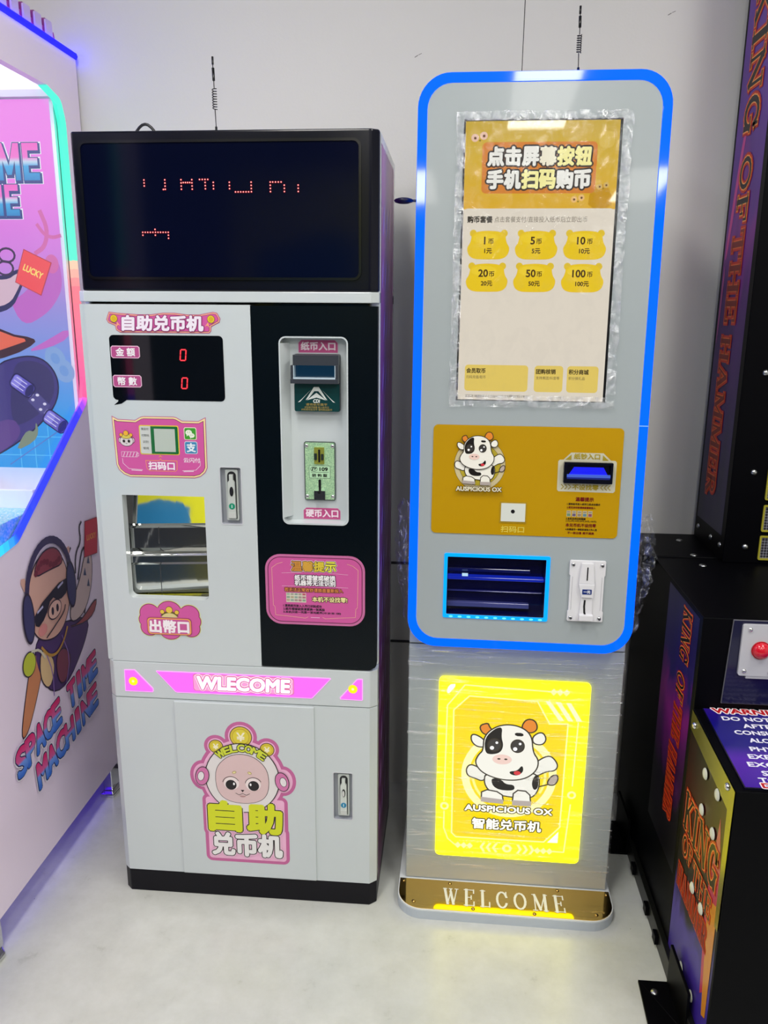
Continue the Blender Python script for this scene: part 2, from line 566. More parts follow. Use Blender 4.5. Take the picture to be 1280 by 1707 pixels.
# ------------------------------------------------------------------ token change machine (left of the two in the middle)
Y1 = 1.6372
MB = (-.455, Y1, 0.0)
XL0, XL1, XR0, XR1 = -.7625, -.7475, -.1645, -.1483     # chamfered front corners
YB = 2.035
m1 = thing('token_change_machine', 'white and black coin change machine with a dark sign box on top and pink stickers', 'change machine', MB)
def F(dy=0.0): return front(Y1 + dy, MB)
def foot(y0, x0=XL0, x1=XL1, x2=XR0, x3=XR1, ch=.0135, yb=YB):
    return [(x1, y0), (x2, y0), (x3, y0 + ch), (x3, yb), (x0, yb), (x0, y0 + ch)]
def up_m1(z0): return face_up(z0, MB)
PINK, PINKD, CREAM = '#d0589f', '#7a1f4f', '#f3d9a6'

s = Shape(up_m1(0)); s.prism(foot(Y1 + .001), 0.0, .0598, mat('#0d0c14', rough=.4, spec=.2)); s.build('plinth', m1, .002)
s = Shape(up_m1(0))
s.prism([(XL0, Y1 + .0136), (XR1, Y1 + .0136), (XR1, YB), (XL0, YB)], .0602, .515, WHITE())
s.prism([(XL1, Y1), (XL1, Y1 + .0136), (XL0, Y1 + .0136)], .0602, .515, WHITE())
s.prism([(XR0, Y1), (XR1, Y1 + .0136), (XR0, Y1 + .0136)], .0602, .515, WHITE())
s2 = Shape(F())
s2.prism([(XL1, .0602), (XR0, .0602), (XR0, .515), (XL1, .515)], -.0136, 0, WHITE(), [rrect(-.2480, -.2036, .2297, .3507, .004)[::-1]])
s.raw(s2.v, s2.f, WHITE()); s.build('lower_cabinet', m1)
s = Shape(F())
s.prism([(-.612, .0615), (-.2895, .0615), (-.2895, .513), (-.612, .513)], 0, .0045, WHITE()); low_door = s.build('lower_door', m1, .002)
s = Shape(up_m1(0)); s.prism(foot(Y1), .5163, .6045, WHITE()); light_bar = s.build('light_bar', m1, .002)
# upper cabinet behind the two door panels
s = Shape(up_m1(0))
cf = foot(Y1 + .024)
s.prism([cf[0], (XL1 + .004, Y1 + .024), (XL1 + .004, YB - .012), (XR0 - .004, YB - .012), (XR0 - .004, Y1 + .024), cf[1], cf[2], cf[3], cf[4], cf[5]], .606, 1.709, WHITE())
s.box(XL0 + .002, XR1 - .002, Y1 + .026, YB - .002, 1.700, 1.7085, WHITE())
cabinet = s.build('cabinet', m1, .002)
s = Shape(up_m1(0)); s.prism(foot(Y1), 1.3905, 1.4115, WHITE()); s.build('ledge', m1, .0015)
# side print: purple panel with pale brush strokes
s = Shape(face_right(XR1, MB))
pur = gradient_mat('purple_side_print', 2, .1, 1.7, [(0, '#5a1050'), (.45, '#6d0f6e'), (.75, '#8c2b8a'), (1, '#b04a9e')], rough=.3)
s.poly(rrect(Y1 + .045, YB - .03, .03, 1.69), pur, 1)
for k in range(14):
    z = .15 + k * .105
    y = Y1 + .06 + (k % 3) * .02
    for q in range(3):
        yy = y + q * .07
        s.poly(smooth([(yy, z), (yy + .03, z + .03), (yy + .035, z + .08), (yy + .012, z + .05)], 1), mat('#b88ad6', rough=.35), 2)
s.poly(rrect(YB - .075, YB - .06, .03, 1.69), mat('#a868b0', rough=.3), 2)
s.build('side_print', cabinet)

# --- sign box
s = Shape(up_m1(0))
s.prism([(-.7525, Y1 + .0115), (-.7475, Y1), (XR0, Y1), (XR1 - .0005, Y1 + .012), (XR1 - .0005, Y1 + .03), (-.7525, Y1 + .03)], 1.412, 1.7085, BLACK_GLOSS())
sign = s.build('sign_box', m1, .004, 3)
s = Shape(F())
so = rrect(-.7305, -.1865, 1.4375, 1.6875, .012)
s.prism(grow(so, .004), 0.0002, .003, mat('#05060e', rough=.2), [grow(so, -.001)[::-1]])
s.poly(so, mat('#060a20', rough=.1, spec=.12), 4)
s.build('display_screen', sign)
LED = mat('#ffc8c4', emit=2.4, glow='#ffa09a')
LEDH = mat('#c80018', emit=.75)  # red glow round the lit dots and digits, painted as wider shapes
def leds(cu, cv, dots):
    for (a, b) in dots:
        s.poly(ell(cu + a, cv + b, .0021, n=8), LEDH, 6)
        s.poly(ell(cu + a, cv + b, .0011, n=6), LED, 8)
P_ = .0055
def led_col(x, z, n): leds(x, z, [(0, -i * P_) for i in range(n)])
def led_row(x, z, n): leds(x, z, [(i * P_, 0) for i in range(n)])
k = .00117 / 1.0
def lx(px): return -.6104 + (px - 110) / 4.129 * .001182      # along the lit row
def lz(py): return 1.6263 - (py - 98) / 4.129 * .00118
def row_of(points):
    global s
    s = Shape(F())
    for (x, z) in points:
        leds(x, z, [(0, 0)])
    s.build('led_character', sign)
row_of([(lx(123), lz(122 + 19 * i)) for i in range(3)])
row_of([(lx(268), lz(122 + 20 * i)) for i in range(4)] + [(lx(255), lz(183))])
row_of([(lx(380), lz(122 + 20 * i)) for i in range(4)] + [(lx(455), lz(122 + 20 * i)) for i in range(4)] + [(lx(395 + 15 * i), lz(140)) for i in range(4)])
row_of([(lx(508 + 19 * i), lz(121)) for i in range(4)] + [(lx(546), lz(140 + 20 * i)) for i in range(3)] + [(lx(602), lz(140 + 20 * i)) for i in range(3)])
row_of([(lx(712), lz(140 + 20 * i)) for i in range(3)]); row_of([(lx(752 + 18 * i), lz(201)) for i in range(6)] + [(lx(861), lz(140 + 20 * i)) for i in range(4)])
row_of([(lx(991), lz(140 + 20 * i)) for i in range(4)] + [(lx(1008 + 19 * i), lz(140)) for i in range(4)] + [(lx(1086), lz(160 + 20 * i)) for i in range(3)])
row_of([(lx(1180), lz(160 + 20 * i)) for i in range(3)])
row_of([(lx(92 + 18 * i), lz(459)) for i in range(11)] + [(lx(92), lz(478)), (lx(180), lz(440)), (lx(180), lz(478)), (lx(272), lz(478)), (lx(272), lz(498))])
# cable hump on top of the sign box
s = Shape(F(.1))
s.tube([F(.1)(-.665 + .06 * i / 10, 1.709 + .031 * sin(pi * i / 10), 0) for i in range(11)], .003, BLACK()); s.build('cable', m1)

# --- left door with its holes
hop = rrect(-.6985, -.5185, .7575, .9905, .012, corners=(1, 1, 0, 0))
slot = rrect(-.4825, -.4370, .9320, 1.0556, .004)
s = Shape(F())
s.prism([(-.7475, .6058), (-.4062, .6058), (-.4062, 1.3858), (-.7475, 1.3858)], -.023, 0, WHITE(), [hop[::-1], slot[::-1]])
s.prism([(-.7475, .6058), (-.7475, 1.3858), (-.7615, 1.3858), (-.7615, .6058)], -.023, -.008, WHITE())
door = s.build('left_door', m1)
# --- right panel with the white recess
rec = rrect(-.3500, -.2095, .9360, 1.3255, .014)
s = Shape(F())
s.prism([(-.4048, .6085), (-.1640, .6085), (-.1528, .6085 + .006), (-.1500, .62), (-.1500, 1.3845), (-.4048, 1.3845)], -.023, .001, mat('#030b12', rough=.25, spec=.2), [rec[::-1]])
rpan = s.build('right_panel', m1)
s = Shape(F())
s.prism(rec, -.0235, -.0215, WHITE())
ri = grow(rec, -.003)
s.prism(rec, -.0215, .0022, WHITE(), [ri[::-1]])
# sloped cheek on the left of the recess
p0 = F()
s.raw([p0(-.347, .95, .0015), p0(-.332, .95, -.0212), p0(-.332, 1.312, -.0212), p0(-.347, 1.312, .0015)], [(0, 1, 2, 3)], WHITE())
s.raw([p0(-.345, .9392, .0015), p0(-.213, .9392, .0015), p0(-.213, .9412, -.0212), p0(-.345, .9412, -.0212)], [(0, 1, 2, 3)], WHITE())
s.build('recess_tray', rpan)

# --- banner sticker
def sticker_rings(s, pts, cols, step, l0=1):
    """nested outlines: list of colours from the rim inwards, each `step` narrower"""
    for i, (c, d) in enumerate(cols):
        s.poly(grow(pts, -d) if d else pts, mat(c, rough=.35), l0 + i)
banner = [(-.7037, 1.3555), (-.6975, 1.371), (-.680, 1.3688), (-.634, 1.366), (-.610, 1.3662), (-.585, 1.3695), (-.560, 1.3695), (-.535, 1.3665), (-.51, 1.3665),
          (-.4818, 1.3718), (-.4735, 1.3700), (-.4672, 1.3590), (-.4692, 1.3515), (-.4865, 1.3425), (-.487, 1.334), (-.4912, 1.3295), (-.676, 1.3295), (-.6845, 1.3345), (-.6861, 1.3435), (-.700, 1.3488)]
s = Shape(F())
sticker_rings(s, banner, [('#b54c86', 0), ('#f0a98e', .0012), ('#8c2b62', .0034), (PINK, .0042)], 0, 2)
for cx in (-.6872, -.4862):
    s.poly([(cx + (.006 if cx < -.6 else -.006), 1.352), (cx + (.013 if cx < -.6 else -.013), 1.343), (cx + (.008 if cx < -.6 else -.008), 1.345), (cx + (.004 if cx < -.6 else -.004), 1.341)], mat('#f4a37e'), 6)
    s.poly(ell(cx, 1.3575, .0078), mat('#8c6a1c'), 7)
    s.poly(ell(cx, 1.3575, .0070), mat('#e3c832'), 8)
    s.poly(ell(cx, 1.3575, .0048), mat('#d4b020'), 9)
s.text('自助兑币机', -.5865, 1.349, .167, .0285, mat('#efe6f1'), 7, .0016, [(mat('#8f2f70'), .0016)], shear=.06)
s.build('banner_sticker', door)

# --- black amount window with a speech tail
disp = rrect(-.7010, -.4640, 1.1930, 1.3250, .009)
s = Shape(F())
s.poly(disp, mat('#050a10', rough=.05), 2)
s.poly([(-.690, 1.198), (-.691, 1.190), (-.7005, 1.1822), (-.684, 1.1855), (-.672, 1.1935), (-.66, 1.197)], mat('#050a10', rough=.05), 2)
disw = s.build('amount_display', door)
for (v, t) in ((1.291, '金 額'), (1.2318, '幣 數')):
    s = Shape(F())
    tagp = [(-.6990, v - .009), (-.6955, v - .0125), (-.6415, v - .0125), (-.6380, v - .009), (-.6380, v + .009), (-.6415, v + .0125), (-.6955, v + .0125), (-.6990, v + .009)]
    s.poly(tagp, mat('#efc9dd'), 3); s.poly(grow(tagp, -.0016), mat('#b24c86'), 4)
    s.text(t, -.6683, v, .040, .0165, mat('#f3eef2'), 5, .0005)
    s.build('field_tag', disw)
DIG = mat('#ff6a70', emit=1.6, glow='#ff3c48')
def seven_zero(s, cu, cv, w, h, m, sl=.10, l=4, t=.0018):
    g = .0012
    def q(a, b): return (cu + a * w / 2 + sl * b * h / 2, cv + b * h / 2)
    for a, b in ((( -1 + .25, 1), (1 - .25, 1)), ((-1 + .25, -1), (1 - .25, -1)), ((-1, .12), (-1, .88)), ((1, .12), (1, .88)), ((-1, -.12), (-1, -.88)), ((1, -.12), (1, -.88))):
        s.line([q(*a), q(*b)], t, m, l)
for v in (1.2861, 1.2293):
    s = Shape(F())
    seven_zero(s, -.5475, v, .0112, .0215, LEDH, l=4, t=.0034); seven_zero(s, -.5475, v, .0112, .0215, DIG, l=6)
    s.build('red_digit', disw)

# --- scan sticker
scan = [(-.7080, 1.1600), (-.6950, 1.1532), (-.6580, 1.1518), (-.6460, 1.1585), (-.640, 1.1600), (-.575, 1.1600), (-.569, 1.1585), (-.557, 1.1518), (-.5230, 1.1518), (-.5070, 1.1600),
        (-.5080, 1.0530), (-.5130, 1.0430), (-.5230, 1.0345), (-.5363, 1.0305), (-.6760, 1.0300), (-.6900, 1.0355), (-.7000, 1.0445), (-.7050, 1.0560)]
s = Shape(F())
sticker_rings(s, scan, [('#bb5a94', 0), ('#f2dca0', .0014), ('#5a1f38', .0046), (PINK, .0055)], 0, 2)
s.poly(rrect(-.6505, -.5655, 1.0795, 1.1415, .004), mat('#e8d03c'), 6)
scwin = rrect(-.6485, -.5675, 1.0815, 1.1395, .003)
# generic little animal face with a crown of coins
def little_head(s, cx, cy, r, l):
    for q in (-1, 1):
        s.poly(ell(cx + q * r * .95, cy - .1 * r, r * .25, r * .4), mat('#5a2b45'), l)
        s.poly(ell(cx + q * r * .95, cy - .1 * r, r * .18, r * .32), mat('#e3c7d4'), l + 1)
    s.poly(ell(cx, cy - .2 * r, r * 1.0, r * .78), mat('#4a2b3b'), l + 1)
    s.poly(ell(cx, cy - .2 * r, r * .93, r * .71), mat('#dcd4d4'), l + 2)
    s.poly(ell(cx, cy + .45 * r, r * .78, r * .36), mat('#5a4a18'), l + 3)
    s.poly(ell(cx, cy + .45 * r, r * .72, r * .30), mat('#d9c85a'), l + 4)
    for q, rr in ((-.7, .22), (0, .34), (.7, .22)):
        s.poly(ell(cx + q * r, cy + (.9 if q == 0 else .66) * r, rr * r * 1.15), mat('#5a4a18'), l + 5)
        s.poly(ell(cx + q * r, cy + (.9 if q == 0 else .66) * r, rr * r), mat('#eeb33a'), l + 6)
    for q in (-.36, .36):
        s.poly(ell(cx + q * r, cy - .22 * r, .18 * r, .21 * r), mat('#24201f'), l + 5)
    s.line([(cx - .1 * r, cy - .52 * r), (cx, cy - .58 * r), (cx + .1 * r, cy - .52 * r)], .05 * r, mat('#3a2a2a'), l + 5)
little_head(s, -.6788, 1.1105, .0150, 5)
W_ = mat('#f2dcea')
s.line([(-.6915, 1.0845), (-.6575, 1.0845), (-.6575, 1.0735), (-.6915, 1.0735)], .0007, W_, 6, True)
s.line([(-.6575, 1.082), (-.6545, 1.082), (-.6545, 1.076), (-.6575, 1.076)], .0007, W_, 6)
for i in range(5):
    s.line([(-.688 + i * .0068, 1.0745), (-.6845 + i * .0068, 1.0835)], .0013, W_, 6)
s.line([(-.6905, 1.070), (-.690, 1.060), (-.678, 1.0485), (-.648, 1.0465)], .0009, W_, 6)
s.line([(-.6720, 1.0455), (-.6500, 1.0445)], .0016, W_, 6)
s.line([(-.5225, 1.068), (-.5230, 1.058), (-.5330, 1.0480), (-.5620, 1.0462)], .0009, W_, 6)
s.line([(-.5590, 1.0445), (-.5380, 1.0455)], .0016, W_, 6)
lab = [(-.6410, 1.0670), (-.6110, 1.0675), (-.6080, 1.0715), (-.6050, 1.0675), (-.5720, 1.0675), (-.5730, 1.0475), (-.5770, 1.0440), (-.6330, 1.0440), (-.6390, 1.0490)]
s.poly(lab, mat('#f2a35e'), 5); s.poly(grow(lab, -.0013), mat('#c9549a'), 6)
s.text('扫码口', -.6065, 1.0557, .0560, .0165, mat('#f7eaf3'), 7, .0007)
s.poly([(-.6125, 1.0735), (-.6080, 1.0785), (-.6035, 1.0735), (-.6080, 1.0755)], mat('#f3a55c'), 6)
# two payment badges
s.poly(rrect(-.5545, -.5275, 1.1120, 1.1385, .004), mat('#efe6d0'), 6); s.poly(rrect(-.5530, -.5290, 1.1135, 1.1370, .003), mat('#3f9b2d'), 7)
for (a, b, r1, r2) in ((-.5440, 1.1275, .0070, .0058), (-.5375, 1.1215, .0058, .0048)):
    s.poly(ell(a, b, r1 + .0006, r2 + .0006), mat('#3f9b2d'), 8); s.poly(ell(a, b, r1, r2), mat('#e9eedd'), 9)
    s.poly([(a - r1 * .6, b - r2 * .5), (a - r1 * .7, b - r2 * 1.35), (a - r1 * .05, b - r2 * .9)], mat('#e9eedd'), 9)
    for q in (-.33, .33):
        s.poly(ell(a + q * r1, b + .2 * r2, .0008, n=8), mat('#3f9b2d'), 10)
s.poly(rrect(-.5545, -.5270, 1.0825, 1.1090, .004), mat('#d5e0ea'), 6); s.poly(rrect(-.5532, -.5283, 1.0838, 1.1077, .003), mat('#3e86b5'), 7)
s.text('支', -.5405, 1.0960, .0185, .0180, mat('#e6f0f6'), 8, .0008)
s.text('云闪付', -.5405, 1.0690, .0355, .0100, mat('#f3e3ee'), 6, .0002)
scs = s.build('scan_sticker', door)
s = Shape(F())
s.poly(scwin, mat('#c9cdc9', rough=.15), 8)
s.poly(rrect(-.6255, -.5675, 1.0815, 1.1395, .003, corners=(0, 1, 1, 0)), mat('#1d6a38', rough=.15), 9)
s.poly(rrect(-.6180, -.5735, 1.0860, 1.1345), mat('#b9c4ba', rough=.15), 10)
for i, t in enumerate(('微支付', '付款码', '识别', '使用')):
    s.text(t, -.6375, 1.1335 - i * .0135, .016 - (.004 if i > 1 else 0), .0052, mat('#3a423c'), 9)
s.build('scan_window', scs)

# --- mirror-bright coin outlet behind the hole in the door
MIR = mat('#e4e5e2', rough=.03, metal=1.0, vary=.0)
s = Shape(F())
ux0, ux1, vz0, vz1 = -.7020, -.5150, .7545, .9935
dpt = -.115
p0 = F()
def quad(s, pts, m, sm=False):
    s.raw([p0(*p) for p in pts], [(0, 1, 2, 3)], m, sm)
# side cheeks, floor, roof, back
DST = mat('#4a4c52', rough=.12, metal=1.0)
quad(s, [(ux0, vz0, -.0235), (ux0, vz1, -.0235), (ux0, vz1, dpt), (ux0, vz0, dpt)], DST)
quad(s, [(ux1, vz0, dpt), (ux1, vz1, dpt), (ux1, vz1, -.0235), (ux1, vz0, -.0235)], DST)
quad(s, [(ux0, vz0, dpt), (ux0, vz0, -.0235), (ux1, vz0, -.0235), (ux1, vz0, dpt)], MIR)
quad(s, [(ux0, vz1, -.0235), (ux0, vz1, dpt), (ux1, vz1, dpt), (ux1, vz1, -.0235)], MIR)
quad(s, [(ux0, vz0, dpt), (ux1, vz0, dpt), (ux1, vz1, dpt), (ux0, vz1, dpt)], STEEL())
# folded chute sheet: upper flap leans back, then a step and an almost upright lower sheet, slightly dented
prof = [(.9930, -.0812), (.9500, -.0721), (.9120, -.0640), (.9105, -.0520), (.9060, -.0480), (.8600, -.0475), (.8545, -.0380), (.8480, -.0350), (.8300, -.0350), (.8230, -.0420), (.7560, -.0435)]
N = 10
vs = []; fs = []
for j, (v, w) in enumerate(prof):
    for i in range(N + 1):
        u = ux0 + (ux1 - ux0) * i / N
        dent = .00010 * noise.noise(Vector((u * 22, v * 15, 3.1)))
        vs.append(p0(u, v, w + dent - .004 - (u - (ux0 + ux1) / 2) * .14))
for j in range(len(prof) - 1):
    for i in range(N):
        a = j * (N + 1) + i
        fs.append((a, a + 1, a + N + 2, a + N + 1))
s.raw(vs, fs, MIR, False)
outl = s.build('coin_outlet', m1)
s = Shape(F())
s.tube([p0(ux0 + .002, .8475, -.0252), p0(ux1 - .002, .8475, -.0505)], .0026, CHROME())
s.tube([p0(-.640, .757, -.0425), p0(-.640, .8230, -.0410)], .0008, mat('#33343a'))
s.tube([p0(-.640, .908, -.047), p0(-.641, .870, -.046)], .0008, mat('#33343a'))
s.build('fold_bar', outl)

# --- outlet sticker (scalloped)
s = Shape(F())
cx, cy = -.6095, .7060
scal = []
lob = [(-.045, .027, .022), (0.0, .031, .028), (.045, .027, .022), (.052, .002, .018), (.047, -.026, .020), (0, -.029, .026), (-.047, -.026, .020), (-.052, .002, .018)]
for (c, d) in (('#e3d98a', .0028), ('#6e2450', .0014), (PINK, 0.0)):
    l = {0.0028: 2, .0014: 3, 0.0: 4}[d]
    s.poly(rrect(cx - .055, cx + .055, cy - .030, cy + .030), mat(c), l)
    for a, b, r in lob:
        s.poly(ell(cx + a, cy + b * .62, r * .98 + d, r * .95 + d), mat(c), l)
for q, rr in ((-.016, .0045), (0, .0072), (.017, .0045)):
    s.poly(ell(cx + q, cy + .0265 - abs(q) * .3, rr + .0009), mat('#6a4e18'), 6); s.poly(ell(cx + q, cy + .0265 - abs(q) * .3, rr), mat('#e6c246'), 7)
s.poly([(cx - .021, cy + .0115)] + ell(cx, cy + .008, .021, .0155, a0=pi * .9, a1=pi * .1, n=10) + [(cx + .021, cy + .0115)], mat('#6b5a2a'), 5)
s.poly(ell(cx, cy + .007, .018, .0120, a0=pi * .95, a1=pi * .05, n=10), mat('#d8c98c'), 6)
s.poly(rrect(cx - .052, cx + .049, cy - .0325, cy + .0080, .008), mat('#8c2e5c'), 8)
s.poly(rrect(cx - .051, cx + .048, cy - .0315, cy + .0070, .008), mat('#eda45c'), 9)
s.poly(rrect(cx - .048, cx + .045, cy - .0290, cy + .0045, .007), mat('#c65a96'), 10)
s.text('出幣口', cx - .0015, cy - .0125, .0880, .0290, mat('#f6eef2'), 11, .0014)
s.build('outlet_sticker', door)

# --- swing-handle door locks
def door_lock(pos, dotc, scale=1.0):
    """slot lining, plate, lever, key core, coloured dot - centred at pos (u, v)"""
    u0, v0 = pos
    f = lambda u, v, w: p0(u0 + u * scale, v0 + v * scale, w)
    s = Shape(f)
    out = rrect(-.0228, .0228, -.0618, .0618, .004)
    s.prism(grow(out, .0012), -.0005, .0008, mat('#c9ccd0', rough=.3), [grow(out, -.0006)[::-1]])
    s.prism(out, -.010, .0002, mat('#a4a8b2', rough=.4), [grow(out, -.0012)[::-1]], back=False)
    s.prism(out, -.012, -.010, mat('#9a9ea6', rough=.4))
    lk = s.build('door_lock', m1)
    s = Shape(f); s.prism(rrect(-.0120, .0145, -.0540, .0560, .003), -.010, -.0035, mat('#c3cac6', rough=.35, metal=.2)); s.build('lock_plate', lk, .0008)
    s = Shape(f)
    groove = [(-.0080, -.0500), (.0110, -.0500)] + ell(.0015, .0430, .0095, .0095, a0=0, a1=pi, n=10)
    s.prism(groove, -.0034, -.0030, mat('#15171a', rough=.4))
    lever = [(-.0066, -.0480), (.0096, -.0480), (.0085, .0300), (.0055, .0345), (.0055, .0465), (-.0025, .0465), (-.0025, .0345), (-.0058, .0300)]
    s.prism(lever, -.003, .0035, mat('#cfd6d0', rough=.3, metal=.2)); s.build('lever', lk, .0008)
    s = Shape(f)
    s.prism(ell(.0020, .0105, .0042, .0105, n=16), .0035, .0042, mat('#101214', rough=.4))
    s.prism(ell(.0015, .0105, .0030, .0080, n=16), .0042, .0062, CHROME()); s.build('key_core', lk)
    s = Shape(f)
    s.prism(ell(.0018, -.0215, .0066, n=20), .0035, .0041, mat(dotc, rough=.4))
    s.line([(.0018, -.0245), (.0018, -.0185)], .0016, mat('#dff2ea'), 0, False, .0044)
    s.prism(rrect(-.0060, .0092, -.0470, -.0360), .0035, .0039, mat('#c4c8c4', rough=.4))
    s.build('dot', lk)
    return lk
door_lock((-.4598, .9938), '#148f6c')
lk2 = door_lock((-.2258, .2902), '#1d7fa8', .98)

# --- things in the recess: labels, note acceptor, coin selector
RB = -.0215
def label_tab(u0, u1, v0, v1, t, tw, th):
    s = Shape(F(-RB))
    P = [(u0, v0), (u1, v0), (u1, v1 - .006), (u1 - .006, v1), (u0 + .006, v1), (u0, v1 - .006)]
    s.poly(P, mat('#d98db4'), 1); s.poly(grow(P, -.0008), mat('#bf4f86'), 2)
    s.text(t, (u0 + u1) / 2, (v0 + v1) / 2 + .0005, tw, th, mat('#f4e2ec'), 3, .0007)
    s.build('slot_label', rpan)
label_tab(-.3140, -.2330, 1.2925, 1.3180, '纸币入口', .0700, .0160)
label_tab(-.3095, -.2300, .9430, .9680, '硬币入口', .0690, .0160)

s = Shape(F(-RB))
dg = mat('#363a42', rough=.3)
hood = [(-.3210, 1.2500), (-.2280, 1.2500), (-.2280, 1.2870), (-.2310, 1.2905), (-.3185, 1.2905), (-.3210, 1.2875)]
s.prism(rrect(-.3215, -.2275, 1.1745, 1.2905, .004), 0, .012, dg)
s.box(-.3205, -.2280, 1.2690, 1.2895, .012, .030, dg)                      # brow above the slot
s.box(-.3250, -.2285, 1.2330, 1.2420, .012, .036, dg)                      # lower lip bar
s.box(-.3250, -.3185, 1.2420, 1.2690, .012, .032, dg)
s.box(-.2345, -.2285, 1.2420, 1.2690, .012, .032, dg)
na = s.build('note_acceptor', m1, .0015)
s = Shape(F(-RB))
s.box(-.3185, -.2345, 1.2420, 1.2690, .0121, .0128, mat('#0e4f78', rough=.2, emit=.25))
s.box(-.3195, -.2340, 1.2412, 1.2450, .0125, .0345, mat('#c3d6e2', rough=.15, coat=.5))
s.box(-.3192, -.3178, 1.2440, 1.2690, .0125, .0330, mat('#c3d6e2', rough=.15, coat=.5))
s.box(-.2354, -.2340, 1.2440, 1.2690, .0125, .0330, mat('#c3d6e2', rough=.15, coat=.5))
s.build('note_mouth', na)
s = Shape(F(-RB))
s.prism(rrect(-.3210, -.2285, 1.1750, 1.2310, .003), .012, .0165, mat('#0d3b3c', rough=.25))
cxx = -.2755
Wm = mat('#dfe6e2')
def sym(pts, l):
    s.poly([(cxx + a, b) for a, b in pts], Wm, l, None, .0165); s.poly([(cxx - a, b) for a, b in pts], Wm, l, None, .0165)
sym([(0, 1.2250), (.0050, 1.2250), (.0225, 1.1980), (.0165, 1.2015), (.004, 1.2165), (0, 1.2165)], 1)
sym([(0, 1.2130), (.0035, 1.2105), (.0205, 1.1978), (0, 1.2035)], 1)
sym([(.0110, 1.2195), (.0340, 1.1945), (.0385, 1.1935), (.0300, 1.2005)], 1)
s.text('CDi', cxx, 1.1965, .0130, .0068, Wm, 1, .0004, w=.0165, shear=.15)
Am = mat('#b39a4a')
s.text('请将纸币展平', cxx, 1.1893, .0440, .0052, Am, 1, 0, w=.0165)
s.text('识别纸币面额 投入纸币口', cxx, 1.1835, .0500, .0042, Am, 1, 0, w=.0165)
s.text('识别成功后出币 请勿取出纸币', cxx, 1.1788, .0640, .0040, Am, 1, 0, w=.0165)
s.build('face_plate', na)

def hammered_mat():
    m, nt, b = new_mat('green_tinted_die_cast')
    tc = node(nt, 'ShaderNodeTexCoord'); n1 = node(nt, 'ShaderNodeTexNoise', Scale=420.0, Detail=2.0); n2 = node(nt, 'ShaderNodeTexNoise', Scale=30.0)
    r = ramp(nt, [(.3, '#93c49c'), (.6, '#bfe8b8'), (.8, '#e0f8d4')])
    nt.links.new(tc.outputs['Object'], n1.inputs['Vector']); nt.links.new(tc.outputs['Object'], n2.inputs['Vector'])
    nt.links.new(n1.outputs['Fac'], r.inputs['Fac']); nt.links.new(r.outputs['Color'], b.inputs['Base Color'])
    bp = node(nt, 'ShaderNodeBump', Strength=.25, Distance=.001)
    nt.links.new(n1.outputs['Fac'], bp.inputs['Height']); nt.links.new(bp.outputs['Normal'], b.inputs['Normal'])
    b.inputs['Metallic'].default_value = .35; b.inputs['Roughness'].default_value = .38
    return m
HAM = hammered_mat()
s = Shape(F(-RB))
cp = rrect(-.3055, -.2390, .9853, 1.1112, .005)
s.prism(cp, 0, .005, mat('#8d9a96', rough=.3, metal=.8)); s.prism(grow(cp, -.0025), .005, .0065, HAM)
cs = s.build('coin_selector', m1, .0008)
for (a, b) in ((-.2995, 1.1020), (-.2450, 1.1020), (-.2995, .9945), (-.2450, .9945)):
    f = lambda u, v, w, a=a, b=b: p0(a + u, b + v, RB + .0065 + w)
    s = Shape(f); s.dome(0, 0, 0, .0042, .0022, CHROME(), 14, 4); s.line([(-.0025, .001), (.0025, -.001)], .0007, mat('#3a3d3d'), 0, False, .0023); s.build('screw', cs)
s = Shape(F(-RB))
cc = -.2730
s.prism(rrect(cc - .0105, cc + .0105, 1.0640, 1.0995, .001), .0065, .0085, mat('#d2d860', rough=.2, metal=.7))
s.prism(rrect(cc - .0018, cc + .0022, 1.0680, 1.0950, .0015), .0085, .0090, BLACK())
s.prism(rrect(cc - .0105, cc - .0045, 1.0730, 1.0870, .001), .0085, .0105, mat('#5a6a62', rough=.2, metal=.8))
s.prism(rrect(cc + .0040, cc + .0095, 1.0730, 1.0860, .001), .0085, .0105, mat('#5a6a62', rough=.2, metal=.8)); s.build('coin_slot', cs)
s = Shape(F(-RB))
pl = rrect(-.2950, -.2500, 1.0335, 1.0605, .002)
s.poly(pl, mat('#566b5c'), 1, None, .0065); s.poly(grow(pl, -.0007), mat('#b4dcb4', rough=.35), 2, None, .0065)
s.line([(-.2915, 1.0465), (-.2535, 1.0465)], .0006, mat('#2b3a30'), 3, False, .0065)
s.line(ell(-.2845, 1.0532, .0072, .0045, n=20), .0007, mat('#25332a'), 3, True, .0065)
s.text('JY', -.2842, 1.0532, .0105, .0066, mat('#1c2620'), 3, .0004, None, 0, .2, .0065)
s.text('109', -.2640, 1.0532, .0170, .0070, mat('#1c2620'), 3, .0005, None, 0, 0, .0065)
s.text('防 钓 型', -.2725, 1.0398, .0310, .0062, mat('#1c2620'), 3, .0003, None, 0, 0, .0065)
s.build('type_plate', cs)
s = Shape(F(-RB))
s.prism(rrect(cc - .0022, cc + .0030, 1.0070, 1.0310, .002), .0065, .0072, BLACK())
s.box(cc - .0105, cc + .0130, .9895, 1.0085, .0065, .0170, CHROME())
s.prism(rrect(cc - .0022, cc + .0030, 1.0030, 1.0086), .0170, .0173, BLACK())
s.build('coin_return', cs, .001)

